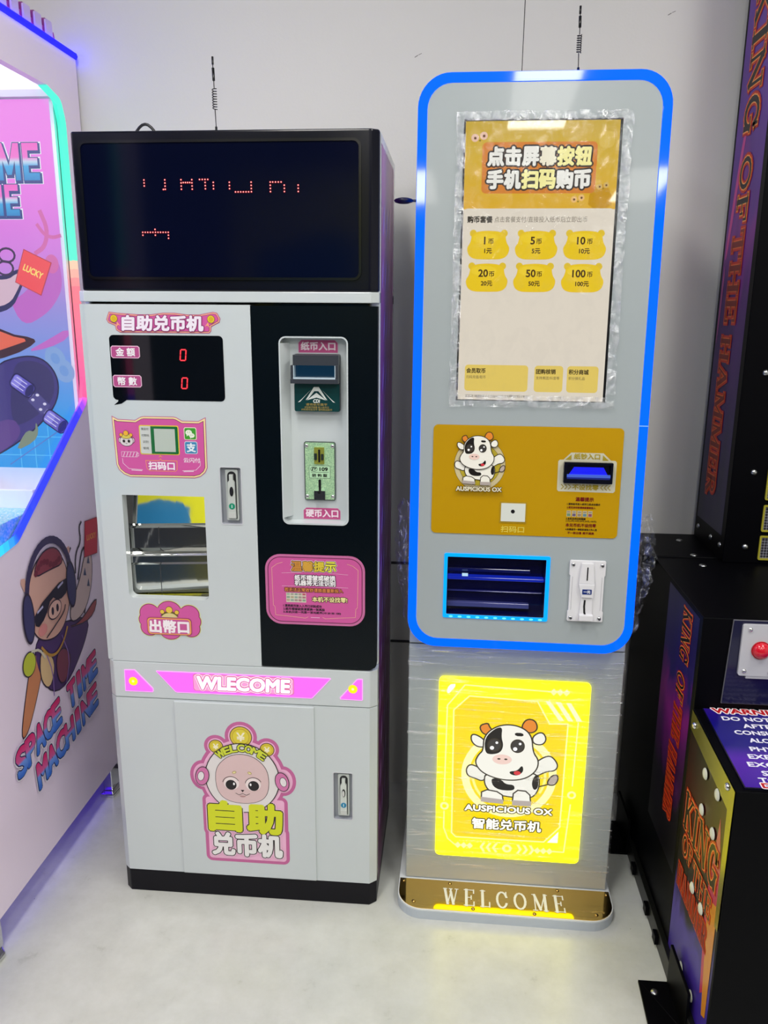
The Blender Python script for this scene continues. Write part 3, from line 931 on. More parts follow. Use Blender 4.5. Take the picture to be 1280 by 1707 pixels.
# --- pink notice on the dark panel
s = Shape(F())
no = rrect(-.3915, -.1750, .7100, .8695, .034, 8)
s.poly(no, mat('#c56a9d', rough=.4), 6); s.poly(grow(no, -.0055), mat('#6d1f4e', rough=.4), 7); s.poly(grow(no, -.0072), mat('#cc579b', rough=.4), 8)
ln = mat('#f0b9a0'); lw = mat('#f5dcec')
for q in (-1, 1):
    c0 = -.2833
    s.line([(c0 + q * .070, .8515), (c0 + q * .082, .8475), (c0 + q * .0935, .8385), (c0 + q * .092, .7535), (c0 + q * .0885, .7500), (c0 + q * .0875, .7310), (c0 + q * .060, .7290), (c0 + q * .022, .7255), (c0 + q * .016, .7285)], .0009, ln, 9)
    s.line([(c0 + q * .030, .8300), (c0 + q * .072, .8275)], .0005, lw, 9)
    s.line([(c0 + q * .010, .7995), (c0 + q * .072, .7980)], .0005, lw, 9)
s.line([(-.293, .7275), (-.274, .7275)], .0009, lw, 9)
for i, (ch, c) in enumerate(zip('温馨提示', ('#c98a3a', '#d2a03c', '#d8c23a', '#e4e24a'))):
    s.text(ch, -.3225 + i * .0245, .8440, .0225, .0215, mat(c), 10, .0009, [(mat('#f6e9f0'), .0020), (mat('#2b1020'), .0011)])
s.text('纸币褶皱或破损', -.2830, .8185, .0880, .0115, mat('#f6f2f4'), 10, .0005, [(mat('#231525'), .0012)])
s.text('机器将无法识别', -.2830, .8065, .0880, .0115, mat('#f6f2f4'), 10, .0005, [(mat('#231525'), .0012)])
s.text('若无法正常收钞请换面重新投入', -.2860, .7905, .1270, .0088, mat('#d98a4a'), 10, .0002, [(mat('#4a1420'), .0009)])
s.text('本机不设找零!', -.2515, .7700, .0760, .0115, mat('#eee3a0'), 10, .0004, [(mat('#3a1a10'), .0011)])
s.poly(rrect(-.3465, -.3030, .7615, .7830), mat('#d9d6c4'), 9)
for j in range(2):
    for i in range(5):
        s.poly(rrect(-.3455 + i * .0086, -.3385 + i * .0086, .7708 - j * .0068, .7755 - j * .0068), mat(['#8aa38a', '#b5a58a', '#93a99b', '#a7938e', '#b07a84'][(i + j) % 5]), 10)
for i in range(5):
    s.poly(rrect(-.3455 + i * .0086, -.3385 + i * .0086, .7778, .7822), mat(['#9db39a', '#a3a090', '#8f9f98', '#a79a8a', '#c05a70'][i]), 10)
for i, (t, wd) in enumerate((('1.请将纸币放入入币口识别成功', .084), ('2.纸币褶皱破损请更换一张再投', .091), ('3.本机只收一元至一百元纸币(10 20 50 100)', .126))):
    s.text(t, -.3535, .7535 - i * .0075, wd, .0060, mat('#2a2030'), 10, .0002, align='L')
s.build('notice_sticker', rpan)

# --- lit panels of the bar
PK = mat('#fb6df6', emit=1.0)
PKE = mat('#ff9bf3', emit=1.25)
def lit_panel(name, pts):
    s = Shape(F()); s.prism(pts, 0.0002, .0012, PKE); s.poly(grow(pts, -.0018), PK, 5, None, .0001)
    return s
s = lit_panel('', [(-.6480, .5850), (-.2530, .5850), (-.2510, .5830), (-.2925, .5350), (-.2955, .5335), (-.6040, .5335), (-.6070, .5350), (-.6490, .5835)])
s.poly(rrect(-.5640, -.3345, .5405, .5815, .006), mat('#c96a3a', emit=.9), 6)
s.poly(rrect(-.5632, -.3353, .5413, .5807, .006), mat('#ff9fd8', emit=1.0), 7)
s.text('WLECOME', -.4495, .5612, .2100, .0300, mat('#ffffff', emit=1.25), 8, .0020, [(mat('#ffe9f4', emit=1.1), .0042), (mat('#e0703a', emit=.8), .0026), (mat('#f07ad0', emit=.9), .0018)], shear=.05)
s.build('welcome_light', light_bar)
for (pts, cu, cv) in (([(-.7230, .5845), (-.6985, .5855), (-.6580, .5410), (-.6578, .5345), (-.6600, .5315), (-.7240, .5315)], -.7035, .5570),
                      ([(-.2300, .5345), (-.2310, .5390), (-.1940, .5840), (-.1905, .5860), (-.1810, .5860), (-.1800, .5845), (-.1800, .5355), (-.1815, .5340)], -.2020, .5612)):
    s = lit_panel('', pts)
    s.poly(ell(cu, cv, .0105), mat('#ffd95a', emit=1.0), 6); s.poly(ell(cu, cv, .0092), mat('#ffff00', emit=1.2), 7); s.poly(ell(cu, cv, .0030), mat('#fff6a0', emit=1.5), 8)
    s.build('corner_light', light_bar)

# --- big sticker on the lower door: plain animal head in headphones above lettering
s = Shape(F(-.0045))
def halo(d, c, l):
    m = mat(c)
    s.poly(ell(-.4590, .4325, .0260 + d), m, l)
    s.poly(ell(-.5180, .4055, .0165 + d), m, l); s.poly(ell(-.3990, .4035, .0165 + d), m, l)
    s.poly(ell(-.4590, .3270, .0920 + d, .0930 + d, n=40), m, l)
    s.poly(ell(-.5520, .3290, .0190 + d, .0270 + d), m, l); s.poly(ell(-.3640, .3240, .0190 + d, .0270 + d), m, l)
    s.poly(rrect(-.5450 - d, -.3660 + d, .1820 - d, .2700 + d, .004 + d), m, l)
    s.poly(rrect(-.5420 - d, -.3640 + d, .1130 - d, .1900 + d, .004 + d), m, l)
halo(.0115, '#c4649a', 1); halo(.0035, '#f0b6d6', 2)
for (cx, cy, r) in ((-.4590, .4325, .0245), (-.5180, .4050, .0155), (-.3990, .4030, .0155)):
    s.poly(ell(cx, cy, r + .0016), mat('#2a1c22'), 3); s.poly(ell(cx, cy, r), mat('#d9c23a'), 4)
    s.poly(ell(cx, cy, r * .8), mat('#b7a020'), 5); s.poly(ell(cx, cy, r * .76), mat('#e0cf3e'), 6)
    s.text('¥', cx, cy, r * .75, r * .85, mat('#f7f0d0'), 7, .0007)
s.poly(ell(-.4590, .3270, .0880, .0900, n=44), mat('#2a1c22'), 8)
s.poly(ell(-.4590, .3270, .0858, .0878, n=44), mat('#e3dedd'), 9)
# face
fac = smooth([(-.5170, .3560), (-.4900, .3830), (-.4590, .3900), (-.4280, .3830), (-.4010, .3560), (-.3960, .3200), (-.4010, .2880), (-.4200, .2680), (-.4590, .2610), (-.4980, .2680), (-.5180, .2900), (-.5220, .3250)], 3)
s.poly(grow(fac, .0012), mat('#33242a'), 10); s.poly(fac, mat('#dcbfbf'), 11)
for q in (-1, 1):
    ex = -.4590 + q * .0265
    s.poly(ell(ex - q * .001, .3130, .0180, .0165), mat('#f0e2e0'), 12)
    s.poly(ell(ex + q * .0, .3095, .0128), mat('#1a1517'), 13)
    s.poly(ell(ex - q * .0070, .3125, .0022, .0035), mat('#ffffff'), 14)
    s.line(ell(ex, .3130, .0195, .0178, a0=pi * .15, a1=pi * .95, n=10), .0013, mat('#33242a'), 13)
    s.poly(ell(-.4590 + q * .0180, .3420, .0050, .0034, rot=-q * .4), mat('#a58a2e'), 12); s.poly(ell(-.4590 + q * .0180, .3420, .0040, .0024, rot=-q * .4), mat('#e7dca0'), 13)
s.poly([(-.4635, .2975), (-.4545, .2975), (-.4590, .2915)], mat('#241619'), 12)
s.line([(-.4755, .2885), (-.4680, .2840), (-.4590, .2880), (-.4500, .2840), (-.4425, .2885)], .0012, mat('#241619'), 12)
s.poly(ell(-.4590, .2825, .0075, .0042, a0=pi, a1=2 * pi, n=8), mat('#b58a88'), 12)
# head band lettering bent along the brow
for i, ch in enumerate('WELCOME'):
    a = pi / 2 + (3 - i) * .232
    R = .0750
    s.text(ch, -.4590 + R * cos(a) * 1.02, .3300 + R * sin(a), .0158 if ch not in 'WM' else .0185, .0175, mat('#cfd93a'), 12, .0010, [(mat('#33301a'), .0018)], rot=(a - pi / 2) * .85)
# ear cups
for q, cy in ((-1, .3290), (1, .3240)):
    cx = -.4590 + q * .0935
    s.poly(ell(cx, cy, .0165, .0250, rot=q * .2), mat('#2a1c22'), 15); s.poly(ell(cx, cy, .0148, .0232, rot=q * .2), mat('#d277ab'), 16)
    s.poly(ell(cx + q * .003, cy, .0082, .0125, rot=q * .2), mat('#2a1c22'), 17); s.poly(ell(cx + q * .003, cy, .0070, .0113, rot=q * .2), mat('#e8e2e4'), 18)
YG = mat('#d5dc1e')
s.text('自', -.5035, .2255, .0720, .0740, YG, 8, .0050, [(mat('#f2c9df'), .0046), (mat('#2a2020'), .0024)])
s.text('助', -.4095, .2230, .0760, .0740, YG, 8, .0050, [(mat('#f2c9df'), .0046), (mat('#2a2020'), .0024)])
s.text('兑币机', -.4535, .1510, .1640, .0570, mat('#ecebea'), 8, .0032, [(mat('#f2c9df'), .0044), (mat('#2a2020'), .0022)])
s.build('cabinet_sticker', low_door)

# --- whip antenna with a loading coil
def antenna(mp, h, name='antenna', parent=None, coil_r=.0042):
    s = Shape(mp)
    s.tube([mp(0, 0, 0), mp(0, .017, 0)], .0024, BLACK(), 8)
    s.tube([mp(0, .017, 0), mp(-.001, .34 * h, 0)], .0009, BLACK(), 6)
    o = s.build(name, parent)
    s = Shape(mp)
    s.tube([mp(-.001, .60 * h, 0), mp(-.002, h - .012, 0)], .0009, BLACK(), 6)
    s.tube([mp(-.0012, .70 * h, 0), mp(-.0018, .86 * h, 0)], .0027, BLACK(), 8); s.build('upper_rod', o)
    s = Shape(mp)
    n = 8
    pts = []
    for i in range(n * 14 + 1):
        a = 2 * pi * i / 14
        pts.append(mp(-.001 + coil_r * cos(a), .34 * h + .26 * h * i / (n * 14), coil_r * sin(a)))
    s.tube(pts, .00095, BLACK(), 5); s.build('loading_coil', o)
    s = Shape(mp); s.tube([mp(-.002, h - .014, 0), mp(-.002, h, 0)], .0021, BLACK(), 8); s.build('tip', o)
    return o
ant_z = 1.7085
antenna(lambda u, v, w: Vector((-.4767 + u, Y1 + .06 + w, ant_z + v)) - Vector(MB), .142, 'antenna', m1)

# ------------------------------------------------------------------ token kiosk with the blue light frame
KO = Vector((.1583, 1.7089, 0.0)); KS, ZK = .983, .0235; KYAW = -.0105736
k1 = thing('token_kiosk', 'tall pale kiosk framed in blue light with yellow screen and lit yellow box', 'kiosk', KO, KYAW)
HT, HR = .0519707, -.0024311
HOL = Vector((0.0, -.0368 * KS, .92 * KS + ZK))
_hup = Vector((0, sin(HT), cos(HT))); _ax = Vector((1, 0, 0))
HX = _ax * cos(HR) + _hup * sin(HR)
HU = -_ax * sin(HR) + _hup * cos(HR)
HN = HU.cross(HX); HN = HN if HN.y < 0 else -HN
Hm = lambda u, v, w: HOL + HX * (u * KS) + HU * (v * KS) + HN * w           # head panel (leans back a little)
Cm = lambda u, v, w: Vector((u * KS, -w, v * KS + ZK))                       # column front
def H(dw=0.0): return lambda u, v, w: Hm(u, v, w + dw)
PALE = lambda: mat('#a2abae', rough=.3, coat=.15, vary=.01)
SILV = lambda: mat('#a9b1b3', rough=.32, metal=.1, vary=.02)

# base plate: rounded foot, gold mirror plate with cut-out lettering
s = Shape(lambda u, v, w: Vector((u, v, w)))
bp = rrect(-.2560, .2500, -.1070, .28, .060, 8, (1, 1, 0, 0))
s.prism(bp, 0.0, .0215, mat('#b9c2ca', rough=.3)); s.prism(grow(bp, -.0006), .022, .0262, mat('#dfe4e6', rough=.25)); s.prism(grow(bp, -.001), .0215, .022, mat('#8f979d'))
base = s.build('base_plate', k1, .001)
gold = lambda: mat('#dcb765', rough=.06, metal=1.0, vary=.0)
s = Shape(lambda u, v, w: Vector((u, v, w)))
gp = rrect(-.2530, .2470, -.1040, -.0050, .056, 8, (1, 1, 0, 0))
s.prism(gp, .0262, .0276, gold())
gplate = s.build('gold_plate', k1)
s = Shape(face_up(.0276))
s.serif('WELCOME', -.1470, -.0865, .0550, mat('#d9dad6', rough=.4), 2, .0004, gap=.42, wd=.2830)
s.build('welcome_letters', gplate)
for (a, b) in ((-.2440, -.0140), (-.2160, -.0830), (-.1320, -.0140), (-.0770, -.0950), (.0640, -.0970), (.1250, -.0130), (.2400, -.0160), (.2060, -.0860)):
    s = Shape(lambda u, v, w, a=a, b=b: Vector((a + u, b + v, .0276 + w)))
    s.dome(0, 0, 0, .0045, .0030, mat('#b99a5a', rough=.2, metal=1.0), 14, 4); s.line([(-.0028, .001), (.0028, -.001)], .0009, mat('#3a2f1a'), 0, False, .0031)
    s.build('screw', gplate)

# column
s = Shape(face_up(0)); s.prism([(-.2403, 0.0), (.2403, 0.0), (.2403, .24), (-.2403, .24)], .028, .6425, SILV()); s.build('column', k1, .002)
s = Shape(H()); s.box(-.2435, .2435, -.284, .862, -.20, -.0455, SILV()); s.build('rear_housing', k1, .003)

# lit yellow box on the column
LY = lambda h, e=1.0: mat(h, emit=e)
s = Shape(Cm)
lb = rrect(-.1730, .1735, .0780, .5535, .012)
s.prism(lb, -.004, .0060, mat('#fff000', emit=2.6, glow='#fff200'))
lbox = s.build('light_box', k1)
s = Shape(lambda u, v, w: Cm(u, v, w + .006))
inner = [(-.1375, .4710), (-.1020, .5085), (.0545, .5030), (.0850, .4475), (.1270, .4500), (.1235, .1760), (.0880, .1330), (-.1235, .1320), (-.1340, .1430)]
s.poly(inner, LY('#ffe000', 1.02), 1)
fl = LY('#fffa9a', 1.3)
s.line(inner, .0030, fl, 2, True)
s.line([(-.1545, .2300), (-.1525, .4820), (-.1130, .5360), (.0860, .5290)], .0030, fl, 2)
s.line([(-.1535, .2010), (-.1535, .1550), (-.1430, .1260), (-.1260, .1110), (-.1200, .1100)], .0030, fl, 2)
s.line([(.1500, .4540), (.1465, .2890)], .0030, fl, 2)
s.line([(.1450, .2390), (.1370, .1080), (.0930, .1080)], .0030, fl, 2)
for (a, b) in ((-.1530, .2155), (.1463, .2650)):
    s.poly(ell(a, b, .0105), fl, 3); s.poly(ell(a, b, .0055), LY('#fff200', 1.2), 4)
s.poly(smooth([(-.1545, .5060), (-.1520, .5350), (-.1300, .5380)], 1), LY('#ffffe8', 1.5), 3)
s.poly([(.0960, .1320), (.1210, .1330), (.1215, .1640)], LY('#ffffd8', 1.4), 3)
for i in range(3):
    s.poly([(.0720 + i * .0235, .5050 - i * .001), (.0835 + i * .0235, .5050 - i * .001), (.1180 + i * .0205, .4570), (.1060 + i * .0205, .4570)], LY('#fffcb0', 1.4), 3)
for x0, y0, n, d in ((.0900, .5285, 3, 1), (-.1180, .1100, 3, 1), (.0740, .1080, 3, -1)):
    for i in range(n):
        x = x0 + i * .0145
        s.poly([(x - .008, y0), (x, y0 + .009), (x + .008, y0), (x, y0 - .009)], fl, 3)
for i in range(3):
    for q in (-1, 1):
        x = .0010 + q * (.022 + i * .0150)
        s.poly([(x - q * .004, y1) for y1 in ()] or [(x, .1210), (x + q * .0065, .1210), (x + q * .0140, .1085), (x + q * .0065, .0960), (x, .0960), (x + q * .0075, .1085)], fl, 3)
s.poly(ell(.0010, .1085, .0115), fl, 3); s.poly(ell(.0010, .1085, .0055), LY('#fff200', 1.2), 4)
# ring behind the animal
s.poly(ell(-.0030, .3080, .1120, .1130, n=40), LY('#fff6ae', 1.15), 3)
s.poly(ell(-.0030, .3080, .0940, .0950, n=40), LY('#ffe000', 1.02), 4)
s.line(ell(-.0030, .3080, .0850, .0860, a0=-.5, a1=1.2, n=14), .0060, LY('#fff08a', 1.1), 5)
s.line(ell(-.0030, .3080, .0850, .0860, a0=2.6, a1=4.2, n=14), .0060, LY('#fff08a', 1.1), 5)

def ox(s, cx, cy, R, C, l0):
    """plain cartoon calf: round head with one dark side, small horns, sitting body"""
    E = C('#3a3226'); Wt = C('#f3f1e6'); Bk = C('#1d1a18')
    f = lambda P: [(cx + a * R, cy + b * R) for a, b in P]
    e = .030
    def blob(P, m, l, it=2, edge=True):
        P = smooth(P, it)
        if edge:
            s.poly(f(grow(P, e)), E, l)
        s.poly(f(P), m, l + 1)
    # tail, arms
    s.line(f([(.55, -.50), (.78, -.42), (.86, -.35)]), .03 * R, E, l0)
    blob([(.78, -.40), (.86, -.22), (.98, -.16), (1.0, -.30), (.92, -.42)], C('#b9aaa2'), l0)
    blob([(-.55, -.20), (-.80, -.06), (-.92, -.04), (-.98, -.16), (-.94, -.30), (-.80, -.34), (-.60, -.42)], Wt, l0)
    blob([(.40, .0), (.66, .22), (.80, .28), (.90, .20), (.98, .06), (.92, -.06), (.74, -.08), (.50, -.24)], Wt, l0)
    # body and legs
    blob([(-.55, -.18), (.55, -.12), (.62, -.45), (.48, -.78), (.0, -.76), (-.40, -.70), (-.58, -.48)], Wt, l0 + 2)
    s.poly(f(smooth([(-.46, -.32), (-.22, -.34), (-.12, -.46), (.08, -.46), (.08, -.62), (-.36, -.60)], 2)), Bk, l0 + 4)
    s.poly(f(smooth([(.50, -.20), (.58, -.20), (.60, -.50), (.50, -.58), (.44, -.40)], 2)), Bk, l0 + 4)
    blob([(-.62, -.62), (-.20, -.68), (-.16, -.92), (-.62, -.90)], Wt, l0 + 5, 1)
    s.poly(f([(-.645, -.80), (-.15, -.84), (-.15, -.95), (-.645, -.92)]), C('#b5aaa4'), l0 + 7)
    blob([(.08, -.60), (.40, -.62), (.44, -.94), (.06, -.94)], Wt, l0 + 5, 1)
    s.poly(f([(.045, -.84), (.46, -.84), (.46, -.97), (.045, -.97)]), C('#b5aaa4'), l0 + 7)
    # ears and horns
    blob([(-.62, .60), (-.88, .74), (-.90, .58), (-.78, .44), (-.60, .44)], Wt, l0 + 8)
    blob([(.42, .74), (.60, .86), (.70, .70), (.62, .56), (.44, .58)], Wt, l0 + 8)
    Hn = C('#e58a32')
    blob([(-.62, .72), (-.74, .92), (-.56, 1.0), (-.54, .92), (-.44, .80)], Hn, l0 + 8)
    blob([(.16, .92), (.26, 1.14), (.44, 1.12), (.50, .92), (.36, .82)], Hn, l0 + 8)
    # head
    head = [(-.62, .34), (-.62, .72), (-.30, .98), (.10, .98), (.38, .78), (.42, .36), (.56, .18), (.52, -.08), (.26, -.30), (-.20, -.34), (-.62, -.20), (-.80, .04), (-.72, .24)]
    blob(head, Wt, l0 + 11, 3)
    s.poly(f(smooth([(-.60, .30), (-.615, .66), (-.40, .90), (-.24, .94), (-.26, .70), (-.20, .50), (-.26, .32), (-.46, .26)], 2)), Bk, l0 + 13)
    for ex in (-.40, .10):
        s.poly(f(ell(ex, .50, .155, .165)), E, l0 + 14); s.poly(f(ell(ex, .50, .130, .140)), C('#3d3a38'), l0 + 15)
        s.poly(f(ell(ex - .05, .43, .045)), C('#ffffff'), l0 + 16); s.poly(f(ell(ex + .05, .56, .03)), C('#ffffff'), l0 + 16)
    s.poly(f(smooth([(.02, .82), (.20, .82), (.22, .74), (.04, .74)], 1)), Bk, l0 + 14)
    s.poly(f(ell(-.22, .16, .21, .12)), C('#efcfc4'), l0 + 14)
    for a in (-.29, -.14):
        s.poly(f(ell(a, .17, .035, .02)), E, l0 + 15)
    s.poly(f(smooth([(-.06, -.12), (.12, -.10), (.22, .06), (.26, -.10), (.14, -.22), (-.02, -.20)], 2)), Bk, l0 + 14)
    s.poly(f(ell(.12, -.15, .075, .05)), C('#d83c46'), l0 + 15)
ox(s, .0030, .3350, .1080, lambda h: LY(h, 1.0), 8)
tE = LY('#4a4010', .8); tW = LY('#fffce8', 1.25)
s.text('AUSPICIOUS OX', -.0010, .2205, .2060, .0155, tW, 30, .0009, [(tE, .0024)])
s.text('智能兑币机', -.0035, .1790, .1630, .0275, tW, 30, .0010, [(tE, .0024)])
s.build('lit_print', lbox)

# head slab with its opening for the coin tray
s = Shape(H())
tray = rrect(-.1605, .0525, -.1955, -.0645, .002)
hs = rrect(-.2265, .2270, -.2530, .8915, .048, 8)
s.prism(hs, -.045, 0.0, PALE(), [tray[::-1]], side=mat('#07083a', rough=.2))
hp = s.build('head_panel', k1)
ho = rrect(-.2455, .2455, -.2720, .9105, .064, 10)
BLUE = mat('#0a5cff', emit=1.5, glow='#005cff', rough=.05)
BLUE2 = mat('#3f86ff', emit=1.4, glow='#2f7dff', rough=.12)
s = Shape(H())
s.prism(ho, -.050, .0015, BLUE, [grow(hs, .0004)[::-1]])
s.line([(.2270, .2285), (.2450, .2285)], .0014, mat('#8fc0ff', emit=1.2), 1, False, .0015)
s.build('light_strip', k1, .003)

# touch screen
s = Shape(H())
sc = rrect(-.1525, .1530, .2760, .8230)
s.poly(grow(sc, .0012), mat('#0a0907', rough=.2), 1)
s.poly(rrect(-.1500, .1490, .2765, .8205), mat('#dcd2c2', emit=.96, rough=.025), 2)
SC = lambda h, e=1.0: mat(h, emit=e, rough=.025)
hdr = gradient_mat('screen_banner_blend', 2, 1.567, 1.734, [(0, '#d6a51c'), (.6, '#cba722'), (1, '#bfa02e')], emit=1.0, rough=.025)
s.poly(rrect(-.1500, .1490, .6555, .8205), hdr, 3)
def peepers(a, b, r, rim, l):
    for q in (-1, 1):
        x, y = a + q * r * 1.15, b + q * r * .25
        s.poly(ell(x, y, r), SC(rim), l); s.poly(ell(x + r * .05, y - r * .05, r * .35), SC('#6a4a3a'), l + 1)
    s.poly(ell(a + r * .15, b - r * .9, r * .25), SC('#7a6a10'), l)
s.poly(smooth([(.095, .6560), (.098, .690), (.118, .706), (.140, .690), (.142, .6560)], 1), SC('#bd8d14'), 4)
peepers(-.1225, .7915, .0075, '#dcb6a0', 5); peepers(.0750, .6755, .0062, '#dcb070', 5); peepers(.1225, .6990, .0055, '#c9a860', 5)
s.poly(rrect(.110, .140, .770, .800, .010), SC('#cdae4a'), 4)
org = SC('#c97a2c')
for (v, wd) in ((.7548, .224), (.7118, .223)):
    s.poly(rrect(-.0040 - wd / 2, -.0040 + wd / 2, v - .0265, v + .0265, .009), org, 6)
for (v, t, cl) in ((.7548, '点击屏幕按钮', ('#e4e2da', '#e4e2da', '#e4e2da', '#e6e0c8', '#ece49a', '#ece49a')), (.7118, '手机扫码购币', ('#e4e2da', '#e4e2da', '#ece49a', '#ece49a', '#e4e2da', '#e4e2da'))):
    for i, ch in enumerate(t):
        s.text(ch, -.0890 + i * .0341, v, .0300, .0330, SC(cl[i]), 8, .0020, [(SC('#3a3430'), .0034)])
s.poly(rrect(-.1470, .1460, .6500, .6570, .006), SC('#dcd2c2', .96), 5)
s.text('购币套餐', -.1160, .6362, .0495, .0125, SC('#3d3730'), 4, .0006)
s.text('点击套餐支付/直接投入纸币后立即出币', .0045, .6362, .1830, .0112, SC('#8d8578'), 4, .0001)
for r_, (v, row) in enumerate(((.5880, (('1', '1'), ('5', '5'), ('10', '10'))), (.5245, (('20', '20'), ('50', '50'), ('100', '100'))))):
    for c_, (a, b) in enumerate(row):
        u = -.0975 + c_ * .0958 - r_ * .0008
        for q in (-1, 1):
            s.poly(ell(u + q * .0310, v + .0215, .0070), SC('#d9b82e'), 4)
        blob_ = smooth([(u - .0330, v + .0230), (u, v + .0270), (u + .0330, v + .0230), (u + .0350, v + .0040), (u + .0440, v - .0080), (u + .0350, v - .0280), (u, v - .0290), (u - .0350, v - .0280), (u - .0440, v - .0080), (u - .0350, v + .0040)], 3)
        s.poly(grow(blob_, .0004), SC('#dba62a'), 4); s.poly(blob_, SC('#e2bf1e'), 5)
        s.poly(ell(u - .006, v + .012, .026, .010), SC('#e6c62c'), 6)
        n = len(a)
        s.text(a, u - .0075, v + .0075, None, .0140, SC('#4a3414'), 7, .0006)
        s.text('币', u - .0075 + .0045 * n + .0080, v + .0060, .0105, .0105, SC('#4a3414'), 7, .0003)
        s.text(b + '元', u, v - .0125, None, .0098, SC('#4a3414'), 7, .0004)
for (u0, u1, t1, w1, t2, w2) in ((-.1365, -.0060, '会员取币', .0390, '扫码充值/取币', .0400), (.0070, .0655, '团购核销', .0395, '支持美团/抖音等', .0480), (.0735, .1370, '积分商城', .0400, '积分换礼品', .0330)):
    s.poly(rrect(u0, u1, .2945, .3485, .007), SC('#dbc060'), 4)
    s.text(t1, u0 + .0035, .3365, w1, .0100, SC('#4d4020'), 5, .0004, align='L')
    s.text(t2, u0 + .0035, .3235, w2, .0065, SC('#8a7a48'), 5, .0001, align='L')
s.text('55331832(8.02.12prod) 03月24日19:25', -.1340, .2838, .1330, .0072, SC('#5d564a'), 4, .0001, align='L')
scr = s.build('touch_screen', k1)

# gold panel
s = Shape(H())
gpn = rrect(-.1985, .1975, -.0120, .2230, .010)
s.prism(gpn, .0002, .0018, mat('#bd9204', rough=.14, coat=.4, vary=.02))
gpan = s.build('gold_panel', k1)
GP = lambda u, v, w: Hm(u, v, w + .0018)
s = Shape(GP)
PR = lambda h: mat(h, rough=.25)
s.poly(ell(-.0985, .1390, .0545, .0555, n=40), PR('#5d4a18'), 1); s.poly(ell(-.0985, .1390, .0538, .0548, n=40), PR('#cdbf94'), 2)
s.poly(ell(-.0985, .1390, .0440, .0450, n=40), PR('#6a5c20'), 3); s.poly(ell(-.0985, .1390, .0433, .0443, n=40), PR('#b8a532'), 4)
ox(s, -.0990, .1480, .0535, PR, 6)
s.text('AUSPICIOUS OX', -.0990, .0880, .0960, .0088, PR('#e3dcc0'), 28, .0006, [(PR('#4a3608'), .0012)])
s.build('ox_emblem', gpan)
s = Shape(GP)
s.prism(rrect(-.0525, .0045, .0150, .0610, .001), 0, .0012, mat('#a98a26', rough=.2))
s.prism(rrect(-.0495, .0020, .0185, .0580, .001), .0012, .0022, mat('#e8eade', rough=.25, emit=.75))
s.prism(ell(-.0245, .0405, .0042), .0022, .0034, BLACK())
s.text('扫码口', -.0235, .0010, .0490, .0135, PR('#d9c34a'), 1, .0005)
s.build('scan_window', gpan)
s = Shape(GP)
MW = mat('#c9c6b0', rough=.25)
brd = [(.0660, .0905), (.0690, .0870), (.1830, .0865), (.1865, .0900), (.1865, .1510), (.1835, .1545), (.1740, .1550), (.1580, .1700), (.0915, .1700), (.0760, .1545), (.0685, .1545), (.0655, .1510)]
s.poly(brd, MW, 1)
s.text('纸钞入口', .1245, .1625, .0530, .0115, PR('#a8952a'), 2, .0005)
s.poly([(.0800, .1545), (.0925, .1660), (.0925, .1545)], PR('#a8952a'), 2); s.poly([(.1700, .1545), (.1570, .1660), (.1570, .1545)], PR('#a8952a'), 2)
s.text('不设找零', .1250, .0968, .0540, .0115, PR('#a8952a'), 2, .0005)
for i in range(3):
    for q in (-1, 1):
        x = .1255 + q * (.0510 - i * .0075)
        s.line([(x, .1020), (x - q * .0050, .0970), (x, .0920)], .0017, PR('#a09040'), 2)
s.prism(rrect(.0770, .1780, .1065, .1510, .002), .0004, .012, BLACK_GLOSS(), [rrect(.0835, .1735, .1155, .1465, .002)[::-1]])
slotp = s.build('note_slot', gpan)
s = Shape(GP)
s.poly(rrect(.0835, .1735, .1155, .1465), mat('#02021a', rough=.15), 2)
s.poly([(.0835, .1160), (.1735, .1160), (.1600, .1400), (.0990, .1400)], mat('#1420ff', emit=.9, glow='#0a14ff'), 4)
s.box(.0835, .1735, .1190, .1245, .0022, .0090, mat('#5a86ff', emit=.55, glow='#5a7dff', rough=.2))
s.box(.0835, .1735, .1155, .1190, .0022, .0090, mat('#3a4ad0', rough=.15, emit=.25))
s.build('note_mouth', slotp)
s = Shape(GP)
RD = PR('#6d1a12'); DK = PR('#3b2a10')
s.text('温馨提示', .1250, .0710, .0375, .0085, RD, 1, .0004)
s.text('1.请将纸币放入纸币口后点击提示', .0890, .0603, .0690, .0046, DK, 1, .0002, align='L')
s.text('2.若无法识别请换面重新投入', .0890, .0528, .0600, .0046, RD, 1, .0002, align='L')
for i in range(5):
    x = .0890 + i * .0112
    s.poly(rrect(x, x + .0090, .0328, .0460), PR('#c9bf96'), 1)
    s.poly(rrect(x + .001, x + .008, .0418, .0445), PR('#8d8070'), 2)
    s.poly(rrect(x + .001, x + .008, .0340, .0400), PR(['#6d8a6a', '#6a5a7a', '#96806a', '#5f8290', '#8a4a62'][i]), 2)
s.text('3.本机支持识别面额', .0885, .0285, .0410, .0045, DK, 1, .0002, align='L')
s.text('(1元,5元,10元,20元,50元,100元)', .0885, .0232, .0640, .0045, DK, 1, .0001, align='L')
s.text('本兑币机不设找零', .0885, .0145, .0635, .0075, RD, 1, .0003, align='L')
s.text('4.如需退币一律联系现场工作人员', .0885, .0052, .0660, .0045, DK, 1, .0002, align='L')
s.text('不一致出售 概不退换', .0930, -.0025, .0560, .0052, RD, 1, .0002, align='L')
s.build('instructions', gpan)

